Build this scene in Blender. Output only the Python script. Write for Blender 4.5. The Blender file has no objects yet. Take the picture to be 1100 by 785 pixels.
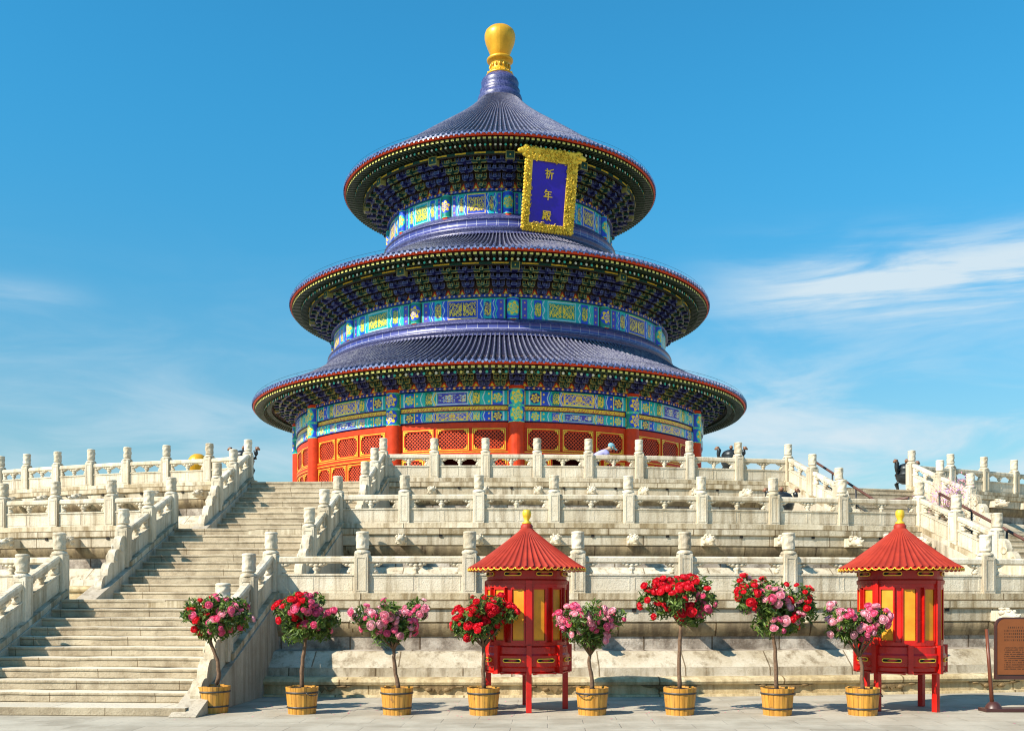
import bpy, bmesh, math, random
import numpy as np
from mathutils import Vector, Matrix, Euler, noise

R_ = math.radians
PI = math.pi
scene = bpy.context.scene
COL = scene.collection

# ------------------------------------------------------------------ camera
cam_d = bpy.data.cameras.new("camera")
cam = bpy.data.objects.new("camera", cam_d)
COL.objects.link(cam)
cam.location = (0, 0, 1.6)
cam.rotation_euler = (R_(90), 0, 0)
cam_d.sensor_width = 36.0
cam_d.lens = 36.1
cam_d.shift_y = 0.2277
cam_d.clip_start = 0.1
cam_d.clip_end = 3000
scene.camera = cam

# ------------------------------------------------------------------ sun + sky
SUN_AZ_LEFT = 56.0     # degrees to the left of "straight behind the camera"
SUN_EL = 39.0
S = Vector((-math.sin(R_(SUN_AZ_LEFT)) * math.cos(R_(SUN_EL)),
            -math.cos(R_(SUN_AZ_LEFT)) * math.cos(R_(SUN_EL)), math.sin(R_(SUN_EL))))
sun_d = bpy.data.lights.new("sun", 'SUN')
sun_d.energy = 5.0
sun_d.angle = R_(0.5)
sun_d.color = (1.0, 0.90, 0.77)
sun = bpy.data.objects.new("sun", sun_d)
COL.objects.link(sun)
sun.rotation_euler = S.to_track_quat('Z', 'Y').to_euler()
sun.location = (-30, -20, 60)

world = bpy.data.worlds.new("World")
scene.world = world
world.use_nodes = True
nt = world.node_tree
nt.nodes.clear()
def wn(t, **k):
    n = nt.nodes.new(t)
    for a, b in k.items():
        setattr(n, a, b)
    return n
def wl(a, b): nt.links.new(a, b)
def wmath(op, a, b=None, c=None):
    n = wn('ShaderNodeMath', operation=op)
    for i, v in enumerate((a, b, c)):
        if v is None: continue
        if isinstance(v, (int, float)): n.inputs[i].default_value = v
        else: wl(v, n.inputs[i])
    return n.outputs[0]
sky = wn('ShaderNodeTexSky', sky_type='NISHITA', sun_disc=False)
sky.sun_elevation = R_(SUN_EL)
sky.sun_rotation = math.atan2(S.x, S.y)
sky.air_density = 1.25
sky.dust_density = 0.25
sky.ozone_density = 2.5
tint = wn('ShaderNodeMixRGB', blend_type='MULTIPLY')
tint.inputs[0].default_value = 1.0
TINT = True
wl(sky.outputs[0], tint.inputs[1])
tc = wn('ShaderNodeTexCoord')
sep = wn('ShaderNodeSeparateXYZ')
wl(tc.outputs['Generated'], sep.inputs[0])
horiz = wmath('SQRT', wmath('ADD', wmath('POWER', sep.outputs[0], 2.0), wmath('POWER', sep.outputs[1], 2.0)))
el = wmath('ARCTAN2', sep.outputs[2], horiz)        # elevation (rad)
az = wmath('ARCTAN2', sep.outputs[0], sep.outputs[1])  # azimuth from +Y to the right
comb = wn('ShaderNodeCombineXYZ')
wl(az, comb.inputs[0]); wl(wmath('MULTIPLY', el, 3.6), comb.inputs[1])
ns = wn('ShaderNodeTexNoise'); ns.inputs['Scale'].default_value = 5.5; ns.inputs['Detail'].default_value = 9
ns.inputs['Roughness'].default_value = 0.58; ns.inputs['Distortion'].default_value = 0.6
wl(comb.outputs[0], ns.inputs['Vector'])
comb2 = wn('ShaderNodeCombineXYZ')
wl(az, comb2.inputs[0]); wl(wmath('MULTIPLY', wmath('SUBTRACT', el, wmath('MULTIPLY', az, -0.01)), 9.0), comb2.inputs[1])
ns2 = wn('ShaderNodeTexNoise'); ns2.inputs['Scale'].default_value = 4.0; ns2.inputs['Detail'].default_value = 10
ns2.inputs['Roughness'].default_value = 0.62; ns2.inputs['Distortion'].default_value = 0.35
wl(comb2.outputs[0], ns2.inputs['Vector'])
def gauss(v, c, w):
    d = wmath('DIVIDE', wmath('SUBTRACT', v, c), w)
    return wmath('EXPONENT', wmath('MULTIPLY', wmath('MULTIPLY', d, d), -1.0))
def ramp(v, a, b):
    n = wn('ShaderNodeMapRange', interpolation_type='SMOOTHSTEP')
    n.inputs[1].default_value = a; n.inputs[2].default_value = b
    wl(v, n.inputs[0]); return n.outputs[0]
# a long bright streak of cirrus to the right, thin veils low down
wob = wmath('MULTIPLY', wmath('SUBTRACT', ns2.outputs[0], 0.5), 0.10)
streak = wmath('MULTIPLY', gauss(wmath('ADD', wob, wmath('SUBTRACT', el, wmath('MULTIPLY', az, 0.005))), 0.282, 0.025), ramp(az, 0.13, 0.32))
streak = wmath('MULTIPLY', streak, wmath('MULTIPLY', ramp(ns2.outputs[0], 0.22, 0.50), ramp(ns.outputs[0], 0.22, 0.52)))
streak2 = wmath('MULTIPLY', gauss(el, 0.262, 0.012), ramp(wmath('MULTIPLY', az, -1.0), 0.36, 0.46))
streak2 = wmath('MULTIPLY', streak2, ramp(ns2.outputs[0], 0.32, 0.66))
veil = wmath('MULTIPLY', gauss(el, 0.13, 0.10), ramp(ns.outputs[0], 0.36, 0.72))
veil = wmath('MULTIPLY', veil, wmath('ADD', 0.42, wmath('MULTIPLY', ramp(az, -0.1, 0.3), 0.42)))
low = wmath('MULTIPLY', wmath('SUBTRACT', 1.0, ramp(el, 0.0, 0.32)), 0.30)
tmix = wn('ShaderNodeMixRGB'); wl(ramp(el, -0.02, 0.50), tmix.inputs[0])
tmix.inputs[1].default_value = (.50, .79, .86, 1); tmix.inputs[2].default_value = (.28, 1.26, 1.52, 1)
wl(tmix.outputs[0], tint.inputs[2])
f = wmath('ADD', wmath('ADD', wmath('MULTIPLY', streak, 1.0), wmath('MULTIPLY', streak2, 0.30)), wmath('ADD', veil, low))
f = wmath('MINIMUM', f, 0.92)
cl = wn('ShaderNodeMixRGB'); wl(f, cl.inputs[0]); wl(tint.outputs[0], cl.inputs[1])
cl.inputs[2].default_value = (5.7, 6.7, 7.3, 1)
bg = wn('ShaderNodeBackground'); bg.inputs[1].default_value = 0.0735
wl(cl.outputs[0], bg.inputs[0])
out = wn('ShaderNodeOutputWorld'); wl(bg.outputs[0], out.inputs[0])

scene.view_settings.view_transform = 'Standard'
scene.view_settings.look = 'None'
scene.view_settings.exposure = 0.74
scene.view_settings.gamma = 1.0
scene.view_settings.use_curve_mapping = False
try:
    scene.cycles.max_bounces = 6
    scene.cycles.pixel_filter_type = 'BLACKMAN_HARRIS'
    scene.cycles.filter_width = 1.15
    scene.cycles.diffuse_bounces = 3
    scene.cycles.caustics_reflective = False
    scene.cycles.caustics_refractive = False
except Exception:
    pass

# ------------------------------------------------------------------ materials
class NT:
    def __init__(s, m): s.t = m.node_tree; s.n = s.t.nodes; s.b = s.n['Principled BSDF']
    def node(s, t, inp=None, **k):
        n = s.n.new(t)
        for a, b in k.items(): setattr(n, a, b)
        for a, b in (inp or {}).items():
            if hasattr(b, 'is_output') or isinstance(b, bpy.types.NodeSocket): s.t.links.new(b, n.inputs[a])
            else: n.inputs[a].default_value = b
        return n
    def link(s, a, b): s.t.links.new(a, b)
    def noise(s, vec, scale, detail=5, rough=0.55, dist=0.0):
        return s.node('ShaderNodeTexNoise', {'Vector': vec, 'Scale': scale, 'Detail': detail, 'Roughness': rough, 'Distortion': dist}).outputs[0]
    def rng(s, v, a, b, c=0.0, d=1.0):
        return s.node('ShaderNodeMapRange', {0: v, 1: a, 2: b, 3: c, 4: d}).outputs[0]
    def mix(s, f, a, b, mode='MIX'):
        n = s.node('ShaderNodeMixRGB', {0: f, 1: a, 2: b}, blend_type=mode); return n.outputs[0]
    def mapv(s, v, sc=(1, 1, 1), rot=(0, 0, 0)):
        return s.node('ShaderNodeMapping', {'Vector': v, 'Scale': sc, 'Rotation': rot}).outputs[0]
    def m(s, op, a, b=0.0):
        return s.node('ShaderNodeMath', {0: a, 1: b}, operation=op).outputs[0]
    def bump(s, h, strength, dist=0.02, prev=None):
        i = {'Height': h, 'Strength': strength, 'Distance': dist}
        if prev is not None: i['Normal'] = prev
        return s.node('ShaderNodeBump', i).outputs[0]

def new_mat(name, rgb, rough=0.6, metal=0.0, spec=0.5):
    m = bpy.data.materials.new(name); m.use_nodes = True
    b = m.node_tree.nodes['Principled BSDF']
    b.inputs['Base Color'].default_value = (*rgb, 1)
    b.inputs['Roughness'].default_value = rough
    b.inputs['Metallic'].default_value = metal
    b.inputs['Specular IOR Level'].default_value = spec
    return m

def stone_mat(name, light, dark, stain, stain_amt=0.5, rough=0.75, streak=True, joints=None, crack=0.5, cover=(0.50, 0.68), worn=None):
    """weathered marble: mottled tone, vertical rain streaks, lichen specks, optional joints"""
    m = new_mat(name, light, rough, spec=0.3); t = NT(m)
    geo = t.node('ShaderNodeNewGeometry'); P = geo.outputs['Position']
    oi = t.node('ShaderNodeObjectInfo').outputs['Random']
    off = t.node('ShaderNodeCombineXYZ', {0: t.m('MULTIPLY', oi, 37.0), 1: t.m('MULTIPLY', oi, 11.0), 2: t.m('MULTIPLY', oi, 5.0)}).outputs[0]
    V = t.node('ShaderNodeVectorMath', {0: P, 1: off}, operation='ADD').outputs[0]
    n1 = t.noise(V, 1.1, 6, 0.6)
    n2 = t.noise(V, 9.0, 6, 0.7)
    n3 = t.noise(V, 42.0, 3, 0.6)
    base = t.mix(t.rng(n1, 0.36, 0.66), (*light, 1), (*dark, 1))
    base = t.mix(t.rng(n2, 0.52, 0.74, 0, 0.45), base, (*dark, 1))
    if streak:
        nv = t.noise(t.mapv(V, (5.5, 5.5, 0.45)), 1.0, 5, 0.65)
        base = t.mix(t.m('MULTIPLY', t.rng(nv, cover[0], cover[1]), stain_amt), base, (*stain, 1))
    else:
        nv = t.noise(V, 2.6, 6, 0.7)
        base = t.mix(t.m('MULTIPLY', t.rng(nv, cover[0], cover[1]), stain_amt), base, (*stain, 1))
    base = t.mix(t.rng(n3, 0.62, 0.76, 0, 0.5), base, (stain[0] * .6, stain[1] * .6, stain[2] * .6, 1))
    n4 = t.noise(V, 21.0, 5, 0.75, 0.4)
    base = t.mix(t.rng(n4, 0.52, 0.68, 0, 0.36), base, (dark[0] * .70, dark[1] * .64, dark[2] * .54, 1))
    base = t.mix(t.rng(n4, 0.30, 0.42, 0.35, 0), base, (min(light[0] * 1.15, .85), min(light[1] * 1.15, .82), light[2] * 1.2, 1))
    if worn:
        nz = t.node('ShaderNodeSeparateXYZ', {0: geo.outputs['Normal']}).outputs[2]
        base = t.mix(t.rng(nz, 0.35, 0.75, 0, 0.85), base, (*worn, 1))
    # per block tone
    tone = t.rng(oi, 0, 1, 0.88, 1.06)
    base = t.mix(1.0, base, t.node('ShaderNodeCombineColor', {0: tone, 1: tone, 2: t.m('MULTIPLY', tone, 0.985)}).outputs[0], 'MULTIPLY')
    h = t.m('ADD', t.m('MULTIPLY', n2, 0.6), t.m('MULTIPLY', n3, 0.4))
    nrm = t.bump(t.m('ADD', h, t.m('MULTIPLY', n4, 0.5)), 0.6, 0.022)
    if joints:
        uv = t.node('ShaderNodeUVMap').outputs[0]
        w, hgt, mort = joints
        bk = t.node('ShaderNodeTexBrick', {'Vector': uv, 'Color1': (1, 1, 1, 1), 'Color2': (.84, .82, .78, 1), 'Mortar': (.0, .0, .0, 1), 'Scale': 1.0,
                    'Mortar Size': mort, 'Mortar Smooth': 0.3, 'Bias': 0.0, 'Brick Width': w, 'Row Height': hgt}, offset=0.5)
        base = t.mix(1.0, base, t.mix(bk.outputs['Fac'], bk.outputs['Color'], (.38, .32, .25, 1)), 'MULTIPLY')
        nrm = t.bump(t.m('SUBTRACT', 1.0, bk.outputs['Fac']), 0.6, 0.02, nrm)
    t.link(base, t.b.inputs['Base Color']); t.link(nrm, t.b.inputs['Normal'])
    return m

M = {}
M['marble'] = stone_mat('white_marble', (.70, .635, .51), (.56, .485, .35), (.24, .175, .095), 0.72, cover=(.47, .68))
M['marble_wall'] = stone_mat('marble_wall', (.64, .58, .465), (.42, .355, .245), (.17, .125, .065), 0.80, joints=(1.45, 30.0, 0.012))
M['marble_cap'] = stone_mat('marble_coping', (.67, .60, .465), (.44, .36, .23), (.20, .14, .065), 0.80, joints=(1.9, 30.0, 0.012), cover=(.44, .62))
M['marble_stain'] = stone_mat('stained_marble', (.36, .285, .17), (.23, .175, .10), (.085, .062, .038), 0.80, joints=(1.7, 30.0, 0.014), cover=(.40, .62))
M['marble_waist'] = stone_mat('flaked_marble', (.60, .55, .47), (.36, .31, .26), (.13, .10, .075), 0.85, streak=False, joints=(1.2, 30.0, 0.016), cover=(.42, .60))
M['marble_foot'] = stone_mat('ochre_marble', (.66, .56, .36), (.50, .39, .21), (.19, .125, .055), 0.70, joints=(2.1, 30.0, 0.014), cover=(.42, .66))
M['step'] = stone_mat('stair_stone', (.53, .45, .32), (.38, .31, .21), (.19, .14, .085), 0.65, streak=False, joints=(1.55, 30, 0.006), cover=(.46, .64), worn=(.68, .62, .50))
M['ramp'] = stone_mat('ramp_stone', (.52, .46, .36), (.36, .31, .235), (.17, .13, .085), 0.7)

def paving_mat():
    m = new_mat('paving_stone', (.33, .32, .28), 0.85, spec=0.3); t = NT(m)
    P = t.node('ShaderNodeNewGeometry').outputs['Position']
    V = t.mapv(P, (1, 1, 1), (0, 0, R_(2)))
    bk = t.node('ShaderNodeTexBrick', {'Vector': V, 'Color1': (.39, .345, .265, 1), 'Color2': (.30, .265, .20, 1), 'Mortar': (.23, .20, .155, 1),
                'Scale': 1.0, 'Mortar Size': 0.008, 'Mortar Smooth': 0.6, 'Bias': 0.1, 'Brick Width': 0.92, 'Row Height': 0.44}, offset=0.5)
    n1 = t.noise(P, 1.3, 6, 0.6); n2 = t.noise(P, 14, 5, 0.7)
    c = t.mix(t.rng(n1, 0.40, 0.6, 0, 0.65), bk.outputs['Color'], (.47, .43, .34, 1))
    c = t.mix(t.rng(n2, 0.55, 0.75, 0, 0.5), c, (.22, .20, .155, 1))
    n3 = t.noise(P, 2.7, 4, 0.6)
    c = t.mix(t.rng(n3, 0.60, 0.74, 0, 0.5), c, (.55, .50, .39, 1))
    t.link(c, t.b.inputs['Base Color'])
    h = t.m('ADD', t.m('MULTIPLY', n2, 0.5), t.m('SUBTRACT', 1.0, bk.outputs['Fac']))
    t.link(t.bump(h, 0.5, 0.015), t.b.inputs['Normal'])
    return m
M['paving'] = paving_mat()

def glaze_mat(name, c1, c2, rough=0.26):
    m = new_mat(name, c1, rough, spec=0.6); t = NT(m)
    P = t.node('ShaderNodeTexCoord').outputs['Object']
    n1 = t.noise(P, 1.6, 5, 0.6); n2 = t.noise(P, 11, 4, 0.65)
    c = t.mix(t.rng(n2, 0.38, 0.66), (*c1, 1), (*c2, 1))
    c = t.mix(t.rng(n1, 0.5, 0.75, 0, 0.5), c, (c2[0] * 1.5, c2[1] * 1.5, c2[2] * 1.2, 1))
    t.link(c, t.b.inputs['Base Color'])
    t.link(t.rng(n2, 0.3, 0.7, rough, rough + 0.18), t.b.inputs['Roughness'])
    uv = t.node('ShaderNodeUVMap').outputs[0]
    sp = t.node('ShaderNodeSeparateXYZ', {0: uv}).outputs[1]
    fr = t.m('FRACT', t.m('MULTIPLY', sp, 3.2))
    t.link(t.bump(t.m('ADD', fr, t.m('MULTIPLY', n2, 0.6)), 0.35, 0.03), t.b.inputs['Normal'])
    return m
M['tile'] = glaze_mat('blue_glazed_tile', (.003, .004, .020), (.009, .010, .042), 0.38)  # trough tiles, colour darkened to deepen the shade between the ribs
M['tube'] = glaze_mat('worn_tube_tile', (.035, .040, .10), (.21, .215, .28), 0.30)  # same glaze on the rib crowns, sun highlight put into a lighter colour
M['tile_end'] = glaze_mat('blue_tile_end', (.018, .03, .12), (.18, .23, .42), 0.22)
M['ledge'] = glaze_mat('blue_glazed_brick', (.018, .020, .10), (.09, .10, .24), 0.28)

def brick_glaze():
    m = new_mat('blue_glazed_ledge', (.05, .06, .22), 0.28, spec=0.6); t = NT(m)
    uv = t.node('ShaderNodeUVMap').outputs[0]
    bk = t.node('ShaderNodeTexBrick', {'Vector': uv, 'Color1': (.035, .045, .22, 1), 'Color2': (.075, .085, .30, 1), 'Mortar': (.38, .40, .50, 1),
                'Scale': 1.0, 'Mortar Size': 0.014, 'Mortar Smooth': 0.3, 'Bias': 0.0, 'Brick Width': 0.55, 'Row Height': 0.30}, offset=0.0)
    t.link(bk.outputs['Color'], t.b.inputs['Base Color'])
    t.link(t.bump(t.m('SUBTRACT', 1.0, bk.outputs['Fac']), 0.4, 0.02), t.b.inputs['Normal'])
    return m
M['ledge_brick'] = brick_glaze()

def paint_mat(name, rgb, rough=0.4, var=0.25, sc=3.0, spec=0.45):
    m = new_mat(name, rgb, rough, spec=spec); t = NT(m)
    P = t.node('ShaderNodeTexCoord').outputs['Object']
    n = t.noise(P, sc, 6, 0.65); n2 = t.noise(t.mapv(P, (9, 9, 1.2)), 2.0, 4, 0.6)
    k = t.rng(n, 0.3, 0.7, 1 - var, 1 + var * 0.5)
    c = t.mix(1.0, (*rgb, 1), t.node('ShaderNodeCombineColor', {0: k, 1: k, 2: k}).outputs[0], 'MULTIPLY')
    c = t.mix(t.rng(n2, 0.6, 0.8, 0, var), c, (rgb[0] * .45, rgb[1] * .45, rgb[2] * .45, 1))
    t.link(c, t.b.inputs['Base Color'])
    t.link(t.rng(n, 0.3, 0.7, max(rough - .08, .05), rough + .12), t.b.inputs['Roughness'])
    t.link(t.bump(n2, 0.12, 0.01), t.b.inputs['Normal'])
    return m
M['red'] = paint_mat('red_lacquer', (.54, .042, .007), 0.45, spec=.22)
M['red_dark'] = paint_mat('dark_red_lacquer', (.075, .006, .005), 0.6, spec=.2)
M['red_bright'] = paint_mat('bright_red_paint', (.52, .010, .005), 0.30, var=.35, spec=.45)
M['kiosk_dark'] = paint_mat('deep_red_paint', (.38, .014, .008), 0.4)
M['red_roof'] = paint_mat('red_tin_roof', (.33, .030, .013), 0.5, var=0.3, spec=.3)
M['gold'] = paint_mat('gold_leaf', (.86, .56, .045), 0.38, var=0.3, sc=8)
M['gold'].node_tree.nodes['Principled BSDF'].inputs['Metallic'].default_value = 0.35
M['gold_ball'] = paint_mat('gilded_finial', (.72, .37, .018), 0.38, var=0.22, sc=1.5)
M['gold_ball'].node_tree.nodes['Principled BSDF'].inputs['Metallic'].default_value = 0.25
M['yellow'] = paint_mat('yellow_silk', (.74, .30, .012), 0.45, var=0.3, sc=4)
M['green_p'] = paint_mat('green_paint', (.004, .050, .036), 0.45, var=0.3, sc=8)
M['blue_p'] = paint_mat('blue_paint', (.008, .009, .095), 0.45, var=0.3, sc=8)
M['outline'] = paint_mat('pale_gold_line', (.33, .31, .09), 0.45, var=0.4, sc=8)
M['outline_b'] = paint_mat('pale_blue_line', (.11, .13, .28), 0.45, var=0.4, sc=8)
M['soffit'] = paint_mat('soffit_wood', (.055, .035, .026), 0.7, var=0.4)
M['rafter'] = paint_mat('rafter_green', (.035, .06, .03), 0.5, var=0.4)
M['rafter_end'] = paint_mat('rafter_end_gold', (.72, .66, .16), 0.4, var=0.3)
M['rafter_end_w'] = paint_mat('rafter_end_white', (.70, .74, .66), 0.4, var=0.3)
M['dark'] = new_mat('dark_interior', (.012, .010, .009), 0.9)
M['panel_blue'] = paint_mat('ultramarine_panel', (.022, .004, .42), 0.4, var=0.15)
M['bronze'] = paint_mat('dark_bronze', (.035, .042, .045), 0.38, var=0.4, sc=9)
M['bronze'].node_tree.nodes['Principled BSDF'].inputs['Metallic'].default_value = 0.6
M['bronze_tip'] = paint_mat('worn_bronze', (.24, .11, .055), 0.4, var=0.4, sc=9)
M['lattice_red'] = paint_mat('lattice_orange_red', (.66, .075, .020), 0.45, spec=.25)
M['turq'] = paint_mat('turquoise_paint', (.05, .50, .42), 0.4)
M['iron'] = paint_mat('black_iron', (.03, .03, .033), 0.5)
M['rail_red'] = paint_mat('brown_red_rail', (.11, .045, .03), 0.45)
M['board'] = paint_mat('brown_sign_board', (.20, .060, .014), 0.42, var=0.15)
M['board_frame'] = paint_mat('dark_brown_frame', (.06, .022, .018), 0.35)
M['board_post'] = paint_mat('brown_post', (.15, .045, .022), 0.35)
M['ink'] = paint_mat('engraved_dark_letters', (.05, .018, .008), 0.6)
M['bark'] = paint_mat('rose_bark', (.17, .105, .065), 0.85, var=0.5, sc=30, spec=.2)
M['soil'] = paint_mat('dark_soil', (.05, .035, .025), 0.95, var=0.4, sc=30, spec=.1)
M['hoop'] = paint_mat('iron_hoop', (.05, .045, .04), 0.45)

def wood_mat():
    m = new_mat('varnished_pine', (.50, .26, .06), 0.45); t = NT(m)
    tc_ = t.node('ShaderNodeTexCoord').outputs['Object']
    oi = t.node('ShaderNodeObjectInfo').outputs['Random']
    off = t.node('ShaderNodeCombineXYZ', {0: t.m('MULTIPLY', oi, 9.0), 1: oi, 2: oi}).outputs[0]
    V = t.node('ShaderNodeVectorMath', {0: tc_, 1: off}, operation='ADD').outputs[0]
    n = t.noise(t.mapv(V, (18, 18, 2.2)), 1.0, 5, 0.65, 0.3); n2 = t.noise(V, 9, 5, 0.7)
    att = t.node('ShaderNodeAttribute', attribute_name='tone').outputs['Fac']
    c = t.mix(t.rng(n, .3, .7), (.62, .30, .030, 1), (.30, .12, .016, 1))
    c = t.mix(t.m('MULTIPLY', att, 0.55), c, (.66, .34, .075, 1))
    c = t.mix(t.rng(n2, .60, .70, 0, .7), c, (.17, .09, .04, 1))
    t.link(c, t.b.inputs['Base Color']); t.link(t.bump(n, .3, .01), t.b.inputs['Normal'])
    return m
M['wood'] = wood_mat()

def leaf_mat():
    m = new_mat('rose_leaf', (.05, .11, .02), 0.5); t = NT(m)
    a = t.node('ShaderNodeAttribute', attribute_name='tone').outputs['Fac']
    c = t.mix(a, (.022, .060, .012, 1), (.20, .29, .045, 1))
    t.link(c, t.b.inputs['Base Color'])
    tr = t.node('ShaderNodeBsdfTranslucent', {0: t.mix(a, (.05, .13, .01, 1), (.22, .36, .03, 1))})
    ms = t.node('ShaderNodeMixShader', {0: 0.25, 1: t.b.outputs[0], 2: tr.outputs[0]})
    t.link(ms.outputs[0], t.n['Material Output'].inputs[0])
    return m
M['leaf'] = leaf_mat()
def petal_mat(name, c_in, c_out):
    m = new_mat(name, c_out, 0.5, spec=.3); t = NT(m)
    a = t.node('ShaderNodeAttribute', attribute_name='tone').outputs['Fac']
    oi = t.node('ShaderNodeObjectInfo').outputs['Random']
    c = t.mix(a, (*c_in, 1), (*c_out, 1))
    c = t.mix(t.m('MULTIPLY', oi, .35), c, (min(c_out[0] * 1.2, 1), c_out[1] * 1.8, c_out[2] * 1.5, 1))
    t.link(c, t.b.inputs['Base Color'])
    tr = t.node('ShaderNodeBsdfTranslucent', {0: c})
    ms = t.node('ShaderNodeMixShader', {0: 0.22, 1: t.b.outputs[0], 2: tr.outputs[0]})
    t.link(ms.outputs[0], t.n['Material Output'].inputs[0])
    return m
M['rose_red'] = petal_mat('red_petals', (.50, .006, .018), (.88, .022, .045))
M['rose_pink'] = petal_mat('pink_petals', (.74, .04, .16), (.93, .20, .36))
M['rose_pale'] = petal_mat('pale_pink_petals', (.84, .13, .26), (.94, .48, .56))

def vcol_mat(name, rough=0.32, spec=0.5):
    m = new_mat(name, (.5, .5, .5), rough, spec=spec); t = NT(m)
    a = t.node('ShaderNodeAttribute', attribute_name='Col').outputs['Color']
    P = t.node('ShaderNodeTexCoord').outputs['Object']
    n = t.noise(P, 5.0, 6, 0.7)
    k = t.rng(n, 0.3, 0.7, 0.80, 1.12)
    c = t.mix(1.0, a, t.node('ShaderNodeCombineColor', {0: k, 1: k, 2: k}).outputs[0], 'MULTIPLY')
    t.link(c, t.b.inputs['Base Color'])
    t.link(t.rng(n, 0.3, 0.7, rough - .06, rough + .14), t.b.inputs['Roughness'])
    return m
M['painted'] = vcol_mat('painted_beamwork')

# ------------------------------------------------------------------ mesh builder
class MB:
    def __init__(s):
        s.v = []; s.f = []; s.mi = []; s.sm = []; s.uv = []; s.tone = []; s.M = Matrix.Identity(4); s.hasuv = False; s.bend = None
    def _pt(s, p):
        p = s.M @ Vector(p)
        if s.bend:
            a = p.x / s.bend; r = s.bend - p.y   # y negative = outward
            return (r * math.sin(a), -r * math.cos(a), p.z)
        return (p.x, p.y, p.z)
    def add(s, vs, fs, mat=0, smooth=False, uvs=None, tone=0.5):
        b = len(s.v)
        s.v += [s._pt(p) for p in vs]
        for i, f in enumerate(fs):
            s.f.append([b + k for k in f]); s.mi.append(mat); s.sm.append(smooth)
            s.uv.append(uvs[i] if uvs else None)
            s.tone.append(tone)
        if uvs: s.hasuv = True
    def box(s, x0, x1, y0, y1, z0, z1, mat=0, nx=1, taper=0.0, tone=0.5):
        if x0 > x1: x0, x1 = x1, x0
        if y0 > y1: y0, y1 = y1, y0
        if z0 > z1: z0, z1 = z1, z0
        vs = []; fs = []; uvs = []
        for i in range(nx + 1):
            x = x0 + (x1 - x0) * i / nx
            vs += [(x, y0, z0), (x, y1, z0), (x, y1, z1), (x, y0, z1)]
        def q(a, b, c, d, p):
            fs.append([a, b, c, d]); uvs.append([(vs[k][p[0]], vs[k][p[1]]) for k in (a, b, c, d)])
        q(0, 3, 2, 1, (1, 2)); n = 4 * nx; q(n, n + 1, n + 2, n + 3, (1, 2))
        for i in range(nx):
            a = 4 * i; b = a + 4
            q(a, b, b + 3, a + 3, (0, 2)); q(a + 1, a + 2, b + 2, b + 1, (0, 2))
            q(a + 3, b + 3, b + 2, a + 2, (0, 1)); q(a, a + 1, b + 1, b, (0, 1))
        s.add(vs, fs, mat, False, uvs, tone)
    def prism(s, poly, y0, y1, mat=0, smooth=False):
        """polygon in (x,z) extruded along y"""
        n = len(poly)
        vs = [(x, y0, z) for x, z in poly] + [(x, y1, z) for x, z in poly]
        fs = [list(range(n)), list(range(2 * n - 1, n - 1, -1))]
        s.add(vs, fs, mat, False)
        s.add(vs, [[i, i + n, (i + 1) % n + n, (i + 1) % n] for i in range(n)], mat, smooth)
    def lathe(s, prof, segs=24, c=(0, 0), a0=0.0, a1=2 * PI, mats=None, mat=0, smooth=True, close=False):
        """prof: [(r,z)...]"""
        full = abs(a1 - a0 - 2 * PI) < 1e-6
        vs = []; fs = []; uvs = []; mm = []
        n = len(prof); L = [0]
        for i in range(1, n): L.append(L[-1] + math.hypot(prof[i][0] - prof[i - 1][0], prof[i][1] - prof[i - 1][1]))
        for j in range(segs + 1):
            a = a0 + (a1 - a0) * j / segs
            for r, z in prof: vs.append((c[0] + r * math.sin(a), c[1] - r * math.cos(a), z))
        for j in range(segs):
            u0 = (a0 + (a1 - a0) * j / segs); u1 = (a0 + (a1 - a0) * (j + 1) / segs)
            for i in range(n - 1):
                p = j * n + i; q = p + n
                fs.append([p, q, q + 1, p + 1])
                ra = max(prof[i][0], prof[i + 1][0])
                uvs.append([(u0 * ra, L[i]), (u1 * ra, L[i]), (u1 * ra, L[i + 1]), (u0 * ra, L[i + 1])])
                mm.append(mats[i] if mats else mat)
        b = len(s.v); s.v += [s._pt(p) for p in vs]
        for f, u, m_ in zip(fs, uvs, mm):
            s.f.append([b + k for k in f]); s.uv.append(u); s.mi.append(m_); s.sm.append(smooth); s.tone.append(.5)
        s.hasuv = True
    def tube(s, pts, rad, segs=8, mat=0, cap=True, tone=0.5):
        pts = [Vector(p) for p in pts]; n = len(pts)
        if not hasattr(rad, '__len__'): rad = [rad] * n
        vs = []; up = Vector((0, 0, 1))
        for i, p in enumerate(pts):
            d = (pts[min(i + 1, n - 1)] - pts[max(i - 1, 0)]).normalized()
            a = d.cross(up if abs(d.z) < .95 else Vector((1, 0, 0))).normalized(); b = d.cross(a)
            for k in range(segs):
                t = 2 * PI * k / segs
                vs.append(tuple(p + (a * math.cos(t) + b * math.sin(t)) * rad[i]))
        fs = []
        for i in range(n - 1):
            for k in range(segs):
                k2 = (k + 1) % segs
                fs.append([i * segs + k, i * segs + k2, (i + 1) * segs + k2, (i + 1) * segs + k])
        if cap: fs += [list(range(segs))[::-1], [(n - 1) * segs + k for k in range(segs)]]
        s.add(vs, fs, mat, True, tone=tone)
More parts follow.
